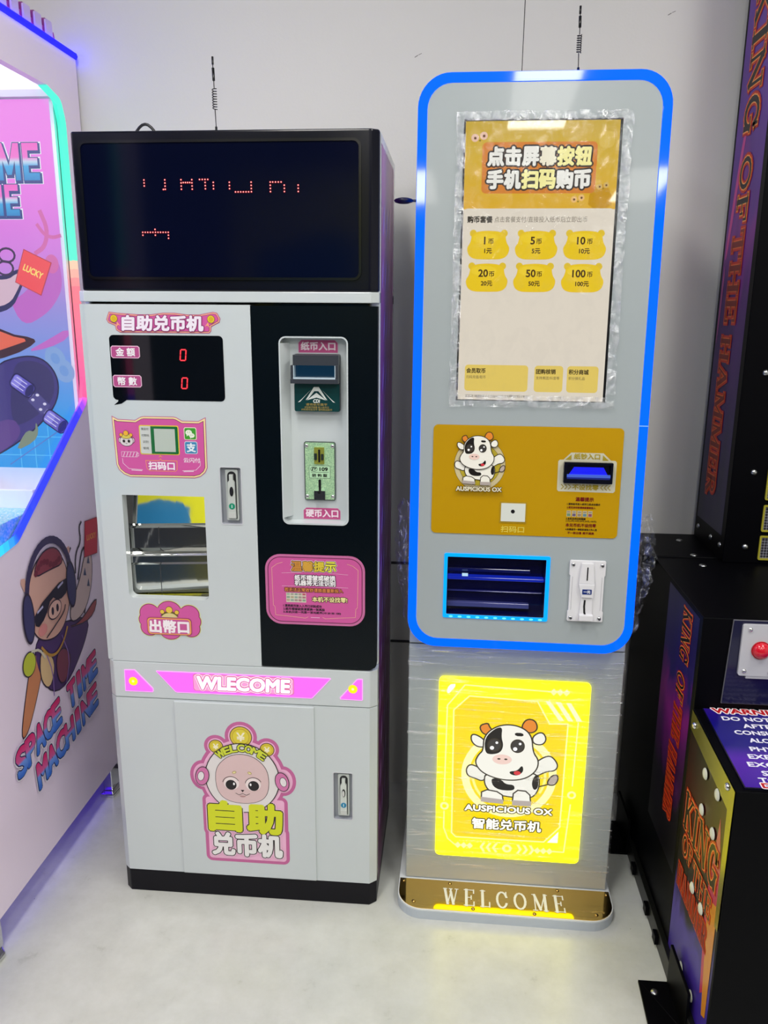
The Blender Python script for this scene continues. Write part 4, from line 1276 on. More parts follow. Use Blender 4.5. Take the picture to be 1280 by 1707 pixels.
# coin tray: cyan light frame, dark blue cavity with clear ledges
s = Shape(H())
CY = mat('#08a8ff', emit=1.25, glow='#00a2ff', rough=.2)
to = rrect(-.1680, .0610, -.2035, -.0565, .004)
s.prism(to, -.006, .0025, CY, [grow(tray, .0002)[::-1]])
for i in range(11):
    s.poly(ell(-.150 + i * .0195, -.2000, .0045, .0022), mat('#5fd4ff', emit=1.5), 1, None, .0025)
tl = s.build('coin_tray', k1, .0008)
s = Shape(H())
NV = mat('#05063a', rough=.12, coat=.3)
u0, u1, v0, v1, d0, d1 = -.1605, .0525, -.1955, -.0645, -.0445, -.110
def hq(P, m):
    s.raw([Hm(*p) for p in P], [(0, 1, 2, 3)], m)
hq([(u0, v0, d0), (u0, v1, d0), (u0, v1, d1), (u0, v0, d1)], NV); hq([(u1, v0, d1), (u1, v1, d1), (u1, v1, d0), (u1, v0, d0)], NV)
hq([(u0, v0, d1), (u0, v0, d0), (u1, v0, d0), (u1, v0, d1)], NV); hq([(u0, v1, d0), (u0, v1, d1), (u1, v1, d1), (u1, v1, d0)], NV)
hq([(u0, v0, -.045), (u1, v0, -.045), (u1, v1, -.045), (u0, v1, -.045)], NV)
s.build('tray_cavity', tl)
s = Shape(H())
LG = mat('#1a2a8a', rough=.1, emit=.35, glow='#1c3cff')
s.box(u0 + .001, u1 - .001, -.1215, -.1150, -.0440, -.020, LG)
s.box(u0 + .001, u1 - .030, -.1060, -.0985, -.0440, -.034, mat('#0e1866', rough=.08, coat=.6))
s.box(u0 + .001, u1 - .001, -.1525, -.1500, -.0440, -.034, mat('#2a2f74', rough=.1))
s.box(u0 + .001, u1 - .030, -.1870, -.1760, -.0440, -.030, mat('#454a86', rough=.12, coat=.5))
s.poly(rrect(-.1280, -.1150, -.1130, -.1060), mat('#bfe4ff', emit=.9), 2, None, -.019)
s.build('ledge', tl, .001)

# white coin acceptor
s = Shape(H())
WP = mat('#dfdfe3', rough=.3)
ca = [(.1040, -.1985), (.1770, -.1985), (.1785, -.1965), (.1785, -.1760), (.1765, -.1740), (.1765, -.0960), (.1785, -.0940), (.1785, -.0635), (.1765, -.0615), (.1040, -.0615), (.1020, -.0635), (.1020, -.0940), (.1040, -.0960), (.1040, -.1740), (.1020, -.1760), (.1020, -.1965)]
s.prism(ca, .0003, .0065, WP)
s.prism([(.1220, -.1120), (.1560, -.1120), (.1510, -.0660), (.1265, -.0660)], .0065, .0130, WP)
s.prism([(.1290, -.1420), (.1530, -.1420), (.1560, -.1120), (.1220, -.1120)], .0065, .0150, WP)
s.prism([(.1260, -.1890), (.1560, -.1890), (.1530, -.1420), (.1290, -.1420)], .0065, .0110, WP)
s.box(.1260, .1560, -.1930, -.1800, .0065, .0200, WP)
s.line([(.1090, -.0980), (.1090, -.1720)], .0008, mat('#a9a9b2'), 1, False, .0065); s.line([(.1715, -.0980), (.1715, -.1720)], .0008, mat('#a9a9b2'), 1, False, .0065)
acc = s.build('coin_acceptor', k1, .0012)
s = Shape(H())
s.prism(rrect(.1380, .1405, -.1040, -.0745, .001), .0130, .0136, BLACK())
s.build('coin_slot', acc)
s = Shape(H())
s.line([(.1372, -.1490), (.1366, -.1620), (.1378, -.1760), (.1392, -.1800)], .0040, BLACK(), 1, False, .0112)
s.build('return_slot', acc)
s = Shape(H())
s.prism(rrect(.1300, .1500, -.1340, -.1230, .001), .0150, .0156, mat('#17317a', rough=.3)); s.text('一元', .1400, -.1285, .0140, .0060, mat('#f0f2f6'), 1, .0003, w=.0156); s.build('value_plate', acc)
for (a, b) in ((.1093, -.0712), (.1705, -.0715), (.1093, -.1905), (.1705, -.1905)):
    s = Shape(lambda u, v, w, a=a, b=b: Hm(a + u, b + v, .0065 + w)); s.dome(0, 0, 0, .0048, .0026, CHROME(), 14, 4); s.poly(ell(0, 0, .0026), mat('#3a3c40'), 0, None, .0027); s.build('screw', acc)

# antenna on top, black puck on the left flank
antenna(lambda u, v, w: Hm(.0660 + u, .9075 + v, -.03 + w), .127, 'antenna', k1)
s = Shape(H())
c0 = Hm(-.2440, .6780, -.030)
s.tube([c0, c0 + Vector((-.012, 0, 0))], .0026, mat('#3a3a40', rough=.4), 8)
ctr = c0 + Vector((-.0285, 0, 0))
vs = []; fs = []
for j in range(7):
    t = -pi / 2 + pi * j / 6
    for i in range(20):
        a = 2 * pi * i / 20
        vs.append(ctr + Vector((.0200 * cos(t) * cos(a), .0200 * cos(t) * sin(a), .0062 * sin(t))))
for j in range(6):
    for i in range(20):
        fs.append((j * 20 + i, j * 20 + (i + 1) % 20, (j + 1) * 20 + (i + 1) % 20, (j + 1) * 20 + i))
s.raw(vs, fs, mat('#0a0830', rough=.35), True)
s.build('side_puck', k1)

# protective film still stuck on the kiosk
def film_mat(name, lo, hi, sx, sz, base=.02, top=.5, bump=.6):
    m, nt, b = new_mat(name)
    out = nt.nodes['Material Output']
    L = nt.links.new
    tc = node(nt, 'ShaderNodeTexCoord'); mp = node(nt, 'ShaderNodeMapping')
    mp.inputs['Scale'].default_value = (sx, sx, sz); mp.inputs['Rotation'].default_value = (0, .12, 0)
    n1 = node(nt, 'ShaderNodeTexNoise', Scale=1.0, Detail=5.0, Roughness=.65, Distortion=.6)
    L(tc.outputs['Object'], mp.inputs['Vector']); L(mp.outputs['Vector'], n1.inputs['Vector'])
    mr = node(nt, 'ShaderNodeMapRange'); mr.inputs['From Min'].default_value = lo; mr.inputs['From Max'].default_value = hi
    mr.inputs['To Min'].default_value = base; mr.inputs['To Max'].default_value = top
    L(n1.outputs['Fac'], mr.inputs['Value'])
    bp = node(nt, 'ShaderNodeBump', Strength=bump, Distance=.01)
    L(n1.outputs['Fac'], bp.inputs['Height'])
    gl = node(nt, 'ShaderNodeBsdfGlossy'); gl.inputs['Roughness'].default_value = .12; gl.inputs['Color'].default_value = (.95, .97, 1, 1)
    L(bp.outputs['Normal'], gl.inputs['Normal'])
    tr = node(nt, 'ShaderNodeBsdfTransparent'); tr.inputs['Color'].default_value = (.98, .985, .985, 1)
    mx = node(nt, 'ShaderNodeMixShader')
    L(mr.outputs['Result'], mx.inputs[0]); L(tr.outputs[0], mx.inputs[1]); L(gl.outputs[0], mx.inputs[2]); L(mx.outputs[0], out.inputs['Surface'])
    nt.nodes.remove(b)
    return m
FILM1 = film_mat('stretch_film', .53, .72, 7.0, 110.0, .02, .6, 1.0)
FILM2 = film_mat('crinkled_film', .45, .75, 60.0, 60.0, .06, .6, 1.0)
def film_sheet(name, fn, nu, nv, m, parent):
    vs = []; fs = []
    for j in range(nv + 1):
        for i in range(nu + 1):
            vs.append(fn(i / nu, j / nv))
    for j in range(nv):
        for i in range(nu):
            a = j * (nu + 1) + i
            fs.append((a, a + 1, a + nu + 2, a + nu + 1))
    s = Shape(Cm); s.raw(vs, fs, m, True); return s.build(name, parent)
def col_film(a, b):
    u = -.2460 + .4920 * a; v = .0440 + .5850 * b
    d = .0010 * noise.noise(Vector((u * 9, v * 60, 0))) + .0006 * noise.noise(Vector((u * 30, v * 190, 4)))
    return Cm(u, v, .0095 + d)
film_sheet('stretch_film', col_film, 60, 160, FILM1, k1)
def side_film(q, u0, u1, v0, v1, sd):
    def fn(a, b):
        u = u0 + (u1 - u0) * a * (.45 + .55 * sin(pi * min(1, .15 + (1 - b) * .95)))
        v = v0 + (v1 - v0) * b
        n = noise.noise(Vector((a * 5 + sd, b * 16, sd))) * .012 + noise.noise(Vector((a * 14, b * 46, sd))) * .005
        return Hm(u + n * .5, v + noise.noise(Vector((a * 6, sd, 2))) * .02 * (1 - b), -.035 - .04 * a + n)
    return fn
film_sheet('side_film', side_film(1, .2440, .3000, -.2350, .0300, 1.7), 24, 60, FILM2, k1)
film_sheet('side_film', side_film(-1, -.2440, -.2820, -.2300, .0500, 5.2), 24, 60, FILM2, k1)
def screen_film(a, b):
    u = -.1680 + .3400 * a; v = .2620 + .5750 * b
    eg = min(a, 1 - a, (b), (1 - b) * 1.2)
    k = max(0.0, 1 - eg / .055)
    n = noise.noise(Vector((u * 90, v * 50, 1))) * .0028 + noise.noise(Vector((u * 260, v * 160, 7))) * .0014
    return Hm(u + n * .8 * k, v + n * k, .0068 + n * k)
FILM3 = film_mat('screen_film', .45, .62, 40.0, 30.0, .012, .05, .15)
FILM4 = film_mat('screen_film_edge', .40, .68, 60.0, 45.0, .04, .65, 1.0)
fo = film_sheet('screen_film', screen_film, 90, 140, FILM3, k1)
fo.data.materials.append(FILM4)
for p in fo.data.polygons:
    i = p.index % 90; j = p.index // 90
    if i < 5 or i > 84 or j < 6 or j > 135:
        p.material_index = 1

# thin black wire that drops from the ceiling to the kiosk
s = Shape(lambda u, v, w: Vector((u, v, w)))
pts = [Vector((.0, .0, .0)), Vector((.0003, 0, .06)), Vector((.001, 0, .2)), Vector((.004, -.004, .55)), Vector((.008, -.01, RZ - 1.815))]
s.tube(pts, .0009, BLACK(), 6)
o = s.build('hanging_wire'); o.location = (.1215, 1.80, 1.815)
tag(o, 'thin black wire hanging above the kiosk, left of its antenna', 'wire')

# ------------------------------------------------------------------ coin pusher at the left edge
LX = -.95
LB = (-1.5, 1.75, 0.0)
l1 = thing('coin_pusher_machine', 'big white game cabinet with a rainbow-lit window and pink blue interior at the left edge', 'arcade machine', LB)
def SD(x=LX): return face_right(x, LB)
win = [(.90, 1.876), (1.975, 1.876), (2.040, 1.860), (2.058, 1.815), (2.062, 1.190), (2.046, 1.136), (1.650, .872), (1.57, .862), (.90, .862)]
def corner_round(P, r, which):
    out = []
    n = len(P)
    for i, p in enumerate(P):
        if i not in which:
            out.append(p); continue
        a = P[i - 1]; c = P[(i + 1) % n]
        for (q, t) in ((a, None), (c, None)):
            pass
        la = hypot(a[0] - p[0], a[1] - p[1]); lc = hypot(c[0] - p[0], c[1] - p[1])
        p1 = (p[0] + (a[0] - p[0]) * r / la, p[1] + (a[1] - p[1]) * r / la)
        p2 = (p[0] + (c[0] - p[0]) * r / lc, p[1] + (c[1] - p[1]) * r / lc)
        for k in range(6):
            t = k / 5
            out.append(((1 - t) ** 2 * p1[0] + 2 * t * (1 - t) * p[0] + t * t * p2[0], (1 - t) ** 2 * p1[1] + 2 * t * (1 - t) * p[1] + t * t * p2[1]))
    return out
win = corner_round(win, .014, (2, 3, 4, 5, 6))
LW = mat('#efe0f4', rough=.28, coat=.2, vary=.01)  # white cabinet, with the pink light around it mixed into the colour
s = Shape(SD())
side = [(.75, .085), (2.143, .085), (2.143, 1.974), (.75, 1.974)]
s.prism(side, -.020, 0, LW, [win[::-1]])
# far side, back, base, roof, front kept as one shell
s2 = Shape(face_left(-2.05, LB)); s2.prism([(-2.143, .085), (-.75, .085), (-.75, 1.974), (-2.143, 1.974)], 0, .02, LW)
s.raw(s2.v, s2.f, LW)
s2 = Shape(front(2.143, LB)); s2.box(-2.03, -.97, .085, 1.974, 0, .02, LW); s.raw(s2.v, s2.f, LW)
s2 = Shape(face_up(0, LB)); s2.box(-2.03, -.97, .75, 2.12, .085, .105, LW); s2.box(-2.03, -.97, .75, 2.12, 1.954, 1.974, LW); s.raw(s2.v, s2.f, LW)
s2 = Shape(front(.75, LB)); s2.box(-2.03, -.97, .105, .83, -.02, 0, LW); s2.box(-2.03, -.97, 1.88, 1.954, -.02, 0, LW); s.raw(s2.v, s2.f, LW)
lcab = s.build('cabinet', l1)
# the light line along the roof edge
s = Shape(SD())
q = SD()
s.tube([q(.72, 1.980, -.004), q(2.145, 1.980, -.004)], .0095, mat('#1010ff', emit=9.0, glow='#0606ff'), 8)
s.build('roof_light_strip', l1)
# violet toothed crown behind the roof edge
s = Shape(SD(-.958))
s.prism([(.8, 1.974), (2.062, 1.974), (2.052, 2.006), (.8, 2.006)], -.02, 0, mat('#b0348f', rough=.35))
yk = 2.034
while yk > .9:
    P = rrect(yk - .030, yk, 1.974, 2.022, .005, corners=(0, 0, 1, 1))
    s.prism(P, -.024, .006, mat('#c9b4e8', rough=.35))
    s.prism(grow(P, .0022), -.026, .002, mat('#8a3a86', rough=.35))
    yk -= .0505
s.build('crown_trim', l1)
# rainbow light strip round the window: each stretch shines in its own colour
path = win[1:] + win[:1]
def strip_colour(y, z):
    def mixh(a, b, t):
        a = lin(a); b = lin(b); t = max(0, min(1, t))
        return tuple(a[i] * (1 - t) + b[i] * t for i in range(3))
    if z > 1.83:
        return mixh('#ff4dff', '#38ffd2', (y - 1.875) / .05)
    if z > 1.50:
        return mixh('#38ffcf', '#5affd0', (1.8 - z) / .3)
    if z > 1.40:
        return mixh('#5affc0', '#fff0c0', (1.57 - z) / .06) if z > 1.52 else mixh('#fff0c0', '#ff7a8a', (1.52 - z) / .09)
    if z > 1.15:
        return mixh('#ff7a8a', '#ff5a9a', (1.40 - z) / .2)
    if z > 1.10:
        return mixh('#ff5fd0', '#3a2aff', (1.15 - z) / .04)
    if y > 1.66:
        return mixh('#2a24ff', '#0838ff', (1.10 - z) / .2)
    return mixh('#0838ff', '#18d0ff', (1.66 - y) / .07)
_em = {}
def emis_rgb(c, e):
    k = tuple(round(x, 2) for x in c)
    if k in _em: return _em[k]
    m, nt, b = new_mat('rgb_light')
    b.inputs['Base Color'].default_value = (.05, .05, .05, 1); b.inputs['Emission Color'].default_value = (k[0], k[1], k[2], 1); b.inputs['Emission Strength'].default_value = e
    _em[k] = m; return m
s = Shape(SD())
fine = []
for i in range(len(path) - 1):
    a, b = path[i], path[i + 1]
    n = max(1, int(hypot(b[0] - a[0], b[1] - a[1]) / .02))
    for k in range(n):
        fine.append((a[0] + (b[0] - a[0]) * k / n, a[1] + (b[1] - a[1]) * k / n))
fine.append(path[-1])
o_ = fine
i_ = []
for i, p in enumerate(fine):
    a = fine[max(0, i - 1)]; c = fine[min(len(fine) - 1, i + 1)]
    dx, dy = c[0] - a[0], c[1] - a[1]; l = hypot(dx, dy)
    nx, ny = dy / l, -dx / l
    cx_, cy_ = 1.6, 1.4
    if (cx_ - p[0]) * nx + (cy_ - p[1]) * ny < 0:
        nx, ny = -nx, -ny
    i_.append((p[0] + nx * .030, p[1] + ny * .022))
for i in range(len(fine) - 1):
    c = strip_colour((fine[i][0] + fine[i + 1][0]) / 2, (fine[i][1] + fine[i + 1][1]) / 2)
    m = emis_rgb(c, 1.12)
    P = [fine[i], fine[i + 1], i_[i + 1], i_[i]]
    s.poly(P, m, 0, None, .0012)
    P2 = [tuple(f_[k] + (g_[k] - f_[k]) * .06 for k in (0, 1)) for f_, g_ in ((fine[i], i_[i]), (fine[i + 1], i_[i + 1]))]
    s.raw([q(*P2[0], -.02), q(*P2[1], -.02), q(*P2[1], .0012), q(*P2[0], .0012)], [(0, 1, 2, 3)], m)
s.build('window_light_strip', l1)
# window pane
gm, nt, b = new_mat('clear_pane')
out = nt.nodes['Material Output']; tr = node(nt, 'ShaderNodeBsdfTransparent'); gl = node(nt, 'ShaderNodeBsdfGlossy'); gl.inputs['Roughness'].default_value = .02
mx = node(nt, 'ShaderNodeMixShader'); fr = node(nt, 'ShaderNodeLayerWeight'); fr.inputs['Blend'].default_value = .3
fm = node(nt, 'ShaderNodeMath', operation='MULTIPLY'); fm.inputs[1].default_value = .12; nt.links.new(fr.outputs['Facing'], fm.inputs[0])
nt.links.new(fm.outputs[0], mx.inputs[0]); nt.links.new(tr.outputs[0], mx.inputs[1]); nt.links.new(gl.outputs[0], mx.inputs[2]); nt.links.new(mx.outputs[0], out.inputs['Surface']); nt.nodes.remove(b)
s = Shape(SD()); s.prism(win, -.012, -.009, gm); s.build('window_pane', l1)

# interior: white back board with a printed scene, ceiling light, pusher bed
IY = 2.045
BK = lambda dy=0.0: front(IY + dy, LB)
PK_ = 1.0381
def BKS(u, v, w): return BK()(u * PK_, 1.38 + (v - 1.38) * PK_, w)
zz = lambda v: 1.38 + (v - 1.38) * PK_
s = Shape(BK())
s.box(-2.03, -.972, .84, 1.95, -.012, 0, mat('#e6e4f2', rough=.35))
s.box(-2.03, -.972, zz(1.847), zz(1.862), 0, .014, mat('#c9c6d4', rough=.3))
bb = s.build('back_board', l1)
PRT = gradient_mat('pink_to_blue_print', 2, zz(.96), zz(1.845), [(0, '#12a4ff'), (.16, '#2ba6ff'), (.30, '#6fa4f6'), (.48, '#a79cf0'), (.62, '#e78cf6'), (.8, '#ff84fb'), (1, '#ff86fa')], emit=.82, rough=.3)
s = Shape(BKS)
def PL(h, e=.8): return mat(h, emit=e)
s.poly([(-2.0, .963), (-.945, .963), (-.945, 1.845), (-2.0, 1.845)], PRT, 1)
# faint figures in the print
fa = PL('#ef7cc8', .72); fb = PL('#d878e0', .72); fc = PL('#8fb4ee', .78)
s.line(smooth([(-.99, 1.60), (-.975, 1.56), (-.985, 1.52), (-1.01, 1.505)], 2, False), .010, fa, 2)
s.line(smooth([(-.945, 1.545), (-.965, 1.540), (-.985, 1.548), (-1.0, 1.57)], 2, False), .008, fa, 2)
s.line(smooth([(-1.035, 1.72), (-1.015, 1.705), (-1.02, 1.69), (-1.03, 1.69)], 2, False), .004, fa, 2)
s.poly(smooth([(-1.09, 1.40), (-1.06, 1.40), (-1.0, 1.46), (-.955, 1.50), (-.948, 1.43), (-.97, 1.39), (-1.0, 1.36), (-1.06, 1.33)], 2), fb, 2)
s.poly(ell(-.972, 1.480, .017, .022), fa, 3)
s.poly(smooth([(-1.06, 1.27), (-1.0, 1.30), (-.945, 1.33), (-.945, 1.305), (-1.0, 1.28)], 1), fb, 2)
for (a, b_) in ((-.985, 1.255), (-.965, 1.225)):
    s.poly(ell(a, b_, .025, .030, rot=.5), fc, 2); s.poly(ell(a, b_, .011, .014, rot=.5), PL('#7aa6ea', .8), 3)
tl_ = PL('#5cc2ff', .9)
for v in (1.010, 1.058):
    s.line([(-2.0, v), (-.945, v)], .0022, tl_, 2)
for u in (-.985, -1.022, -1.06, -1.10):
    s.line([(u, .963), (u, 1.10)], .0022, tl_, 2)
s.line([(-1.13, .985), (-.945, 1.105)], .0030, PL('#5a86e0', .8), 3)
# block lettering
def block_gradient(lo, hi):
    return gradient_mat('pink_blue_lettering', 2, zz(lo), zz(hi), [(0, '#1f8fd8'), (.38, '#36b2f2'), (.5, '#cfe6ff'), (.62, '#ff7ae0'), (1, '#ff66d8')], emit=.85)
BOLDT = {'T': (.8, [((0, .82), (.8, .82), (.8, 1), (0, 1)), ((.28, 0), (.52, 0), (.52, .82), (.28, .82))]),
         'M': (1.0, [((0, 0), (.22, 0), (.22, 1), (0, 1)), ((.78, 0), (1, 0), (1, 1), (.78, 1)), ((.0, 1), (.25, 1), (.6, .15), (.4, .15)), ((1.0, 1), (.75, 1), (.4, .15), (.6, .15))]),
         'E': (.72, [((0, 0), (.24, 0), (.24, 1), (0, 1)), ((.24, .8), (.72, .8), (.72, 1), (.24, 1)), ((.24, .4), (.66, .4), (.66, .6), (.24, .6)), ((.24, 0), (.72, 0), (.72, .2), (.24, .2))]),
         'I': (.24, [((0, 0), (.24, 0), (.24, 1), (0, 1))]),
         'N': (.85, [((0, 0), (.22, 0), (.22, 1), (0, 1)), ((.63, 0), (.85, 0), (.85, 1), (.63, 1)), ((0, 1), (.26, 1), (.85, 0), (.59, 0))])}
def block(s, t, u1, v0, h, m, l, shear=.0, kx=.66):
    x = u1
    for ch in reversed(t):
        wd, ps = BOLDT[ch]
        x -= wd * h * kx
        for (mm, ex, ox_, oy, ll) in ((PL('#f2f4ff', .95), .0055, .002, -.003, l), (PL('#3f4f9a', .75), .0034, .002, -.004, l + 1), (PL('#3f4f9a', .75), .0020, .0, .0, l + 1), (m, 0, 0, 0, l + 2)):
            for P in ps:
                Q = [(x + a * h * kx + shear * b * h + ox_, v0 + b * h + oy) for a, b in P]
                s.poly(grow(Q, ex) if ex else Q, mm, ll)
        x -= .10 * h
block(s, 'TIME', -.9810, 1.669, .082, block_gradient(1.669, 1.751), 5)
block(s, 'INE', -1.0390, 1.590, .070, block_gradient(1.590, 1.66), 5)
# skateboard, shoe and red card
bd = smooth([(-1.25, 1.10), (-1.15, 1.235), (-1.06, 1.262), (-1.01, 1.250), (-.982, 1.205), (-.990, 1.150), (-1.03, 1.100), (-1.10, 1.045), (-1.20, .99), (-1.30, .96)], 2)
s.poly(grow(bd, .0035), PL('#2a2550', .7), 4); s.poly(bd, PL('#4a4090', .7), 5); s.poly(smooth([(-1.10, 1.235), (-1.06, 1.252), (-1.01, 1.240), (-.990, 1.205), (-1.0, 1.15), (-1.06, 1.10), (-1.12, 1.08)], 2), PL('#403a78', .7), 6)
s.poly(smooth([(-1.30, 1.0), (-1.12, 1.12), (-1.08, 1.06), (-1.2, .99)], 2), PL('#6a4a9c', .7), 6)
s.line([(-1.0760, 1.1850), (-.9990, 1.0980)], .016, PL('#8a84c4', .75), 7)
s.poly([(-1.066, 1.150), (-1.040, 1.172), (-1.008, 1.138), (-1.034, 1.114)], PL('#5a549c', .7), 8)
for (a, b_) in ((-1.076, 1.187), (-.9985, 1.098)):
    c_, s__ = cos(-.62), sin(-.62)
    def W(x, y): return (a + x * c_ - y * s__, b_ + x * s__ + y * c_)
    s.poly([W(x, y) for x, y in grow(rrect(-.030, .030, -.0175, .0175, .010), .003)], PL('#24205a', .7), 9)
    s.poly([W(x, y) for x, y in rrect(-.030, .030, -.0175, .0175, .010)], PL('#6a62d0', .8), 10)
    s.poly([W(x, y) for x, y in rrect(-.028, -.006, -.015, .015, .006)], PL('#8f88ec', .85), 11)
    s.poly([W(x, y) for x, y in ell(.021, 0, .009, .0175)], PL('#2c2870', .7), 11)
    for q in (-.010, .0, .010):
        s.line([W(-.024 + q * .2, q), W(.008, q)], .0022, PL('#d8d6fa', .9), 12)
for (a, b_) in ((-1.052, 1.152), (-1.039, 1.164), (-1.022, 1.142), (-1.034, 1.128)):
    s.poly(ell(a, b_, .0045, .0035), PL('#e4e2fa', .85), 13)
s.poly(smooth([(-1.18, 1.36), (-1.10, 1.315), (-1.035, 1.305), (-1.03, 1.292), (-1.09, 1.262), (-1.2, 1.235)], 1), PL('#4a2a3a', .7), 7)
s.poly(smooth([(-1.18, 1.35), (-1.10, 1.310), (-1.045, 1.300), (-1.09, 1.285), (-1.2, 1.25)], 1), PL('#f0705a', .85), 8)
s.poly(smooth([(-1.095, 1.05), (-1.075, 1.075), (-1.055, 1.07), (-1.05, 1.10), (-1.045, 1.07), (-1.06, 1.045), (-1.11, 1.02)], 1), PL('#8a9a86', .75), 8)
# raised arm with the card
s.poly(smooth([(-1.16, 1.36), (-1.085, 1.37), (-1.055, 1.42), (-1.035, 1.462), (-1.06, 1.47), (-1.09, 1.45), (-1.16, 1.46)], 2), PL('#3a3a70', .7), 5)
s.poly(smooth([(-1.16, 1.375), (-1.09, 1.382), (-1.06, 1.425), (-1.045, 1.455), (-1.06, 1.46), (-1.09, 1.44), (-1.16, 1.45)], 2), PL('#e4c4d8', .8), 6)
card = [(-1.066, 1.438), (-1.038, 1.512), (-.974, 1.482), (-1.006, 1.408)]
s.poly(grow(card, .002), PL('#c84a5a', .8), 7); s.poly(card, PL('#ff5a62', .85), 8)
s.text('LUCKY', -1.0200, 1.4620, .0500, .0150, PL('#ffe07a', .95), 9, .0006, rot=-.46)
for (a, b_) in ((-1.083, 1.50), (-1.09, 1.47)):
    s.line(ell(a, b_, .020, .016, n=16), .005, PL('#4a3a60', .75), 6, True)
s.build('back_print', bb)
# bright panel light in the roof of the play field
s = Shape(face_up(1.948, LB))
s.box(-1.95, -.980, .95, 2.02, -.05, -.01, mat('#ffffff', emit=2.6, glow='#f6f4ff'))
s.build('play_field_light', l1)
# stepped glittering bed
def glitter_mat():
    m, nt, b = new_mat('glittering_bed')
    tc = node(nt, 'ShaderNodeTexCoord'); v = node(nt, 'ShaderNodeTexVoronoi', Scale=260.0)
    r = ramp(nt, [(0, '#2fb8e6'), (.45, '#8fdcf4'), (.75, '#f4fbff')])
    n = node(nt, 'ShaderNodeTexNoise', Scale=180.0, Detail=2.0)
    nt.links.new(tc.outputs['Object'], v.inputs['Vector']); nt.links.new(tc.outputs['Object'], n.inputs['Vector'])
    nt.links.new(n.outputs['Fac'], r.inputs['Fac']); nt.links.new(r.outputs['Color'], b.inputs['Base Color'])
    bp_ = node(nt, 'ShaderNodeBump', Strength=.4, Distance=.002); nt.links.new(v.outputs['Distance'], bp_.inputs['Height']); nt.links.new(bp_.outputs['Normal'], b.inputs['Normal'])
    b.inputs['Roughness'].default_value = .2; b.inputs['Metallic'].default_value = .4
    return m
GLT = glitter_mat(); WB = mat('#eef2f8', rough=.2)
s = Shape(face_up(0, LB))
s.box(-2.02, -.975, 1.78, IY - .001, .84, .962, WB)
s.box(-2.02, -.975, 1.55, 1.78, .84, .9180, GLT)
s.box(-2.02, -.975, 1.50, 1.55, .84, .9080, WB)
s.box(-2.02, -.975, .80, 1.50, .84, .8760, GLT)
s.build('pusher_bed', l1, .002)

# side sticker: plain skater figure with headphones, dark glasses and a raised red card
s = Shape(SD())
SK = lambda h: mat(h, rough=.35)
ol = SK('#2a2038')
def sblob(P, h, l, it=2, e=.0035):
    P = smooth(P, it); s.poly(grow(P, e), ol, l); s.poly(P, SK(h), l + 1)
sblob([(1.575, .430), (1.605, .428), (1.665, .50), (1.72, .585), (1.66, .598), (1.625, .54)], '#c9825a', 2)
sblob([(1.66, .60), (1.71, .48), (1.80, .45), (1.92, .52), (1.96, .58), (1.80, .62), (1.72, .64)], '#4a2f6a', 2)
sblob([(1.70, .605), (1.76, .54), (1.72, .48), (1.68, .53)], '#d9b98a', 5)
sblob([(1.82, .60), (1.97, .565), (2.02, .62), (1.90, .58)], '#a04a52', 4)
sblob([(1.85, .60), (1.86, .65), (1.92, .69), (1.96, .755), (2.00, .745), (1.985, .66), (1.93, .60)], '#cfb8b4', 6)
for (a, b_) in ((1.94, .70), (1.965, .725), (1.955, .665)):
    s.poly([(a, b_), (a + .012, b_ + .018), (a + .016, b_ - .006)], SK('#3a4a70'), 9)
cd = [(1.955, .745), (1.975, .835), (2.050, .828), (2.030, .735)]
s.poly(grow(cd, .002), SK('#7a1430'), 8); s.poly(cd, SK('#c4143c'), 9)
s.text('LUCKY', 2.0035, .788, .054, .014, SK('#e0903a'), 10, .0006, rot=-.1)
for P in ([(1.90, .72), (1.91, .77), (1.945, .79), (1.94, .83), (1.955, .84)], [(1.87, .73), (1.86, .77), (1.885, .79)], [(1.91, .70), (1.95, .78), (1.985, .75), (1.94, .70)], [(1.93, .68), (1.95, .63), (1.93, .60)]):
    s.line(smooth(P, 2, False), .007, ol, 5)
# head
sblob([(1.665, .660), (1.665, .760), (1.72, .815), (1.80, .815), (1.855, .76), (1.862, .66), (1.80, .595), (1.71, .61)], '#d9a99a', 7, 3)
sblob([(1.69, .775), (1.735, .822), (1.81, .818), (1.845, .765), (1.77, .772)], '#8a3a4a', 10)
s.line(ell(1.765, .725, .108, .118, a0=.25, a1=pi - .25, n=16), .018, SK('#3a3258'), 13)
for (a, b_) in ((1.655, .690), (1.868, .700)):
    s.poly(ell(a, b_, .026, .062), ol, 14); s.poly(ell(a, b_, .021, .056), SK('#3b3a68'), 15)
s.poly(smooth([(1.675, .695), (1.85, .735), (1.85, .690), (1.80, .680), (1.765, .705), (1.73, .665), (1.685, .650)], 1), SK('#1d1a30'), 13)
s.line([(1.695, .690), (1.720, .695)], .006, SK('#b8b4d8'), 14); s.line([(1.80, .715), (1.825, .720)], .006, SK('#b8b4d8'), 14)
s.poly(ell(1.775, .668, .034, .024), ol, 14); s.poly(ell(1.775, .668, .031, .021), SK('#e0b4a6'), 15)
for a in (1.763, 1.787):
    s.poly(ell(a, .668, .006, .010), ol, 16)
s.line(smooth([(1.725, .615), (1.77, .628), (1.82, .645), (1.828, .66)], 2, False), .004, ol, 14)
s.poly(ell(1.640, .585, .030, .030), ol, 8); s.poly(ell(1.640, .585, .027, .027), SK('#b9c23a'), 9)
s.line(smooth([(1.655, .61), (1.69, .60), (1.71, .57)], 1, False), .006, SK('#c9c4b4'), 9)
for i in range(9):
    s.poly(ell(1.706 + .014 * i, .793 + .010 * sin(i * .8) - abs(i - 4) * .003, .0085, .0075), SK('#6d2238'), 12)
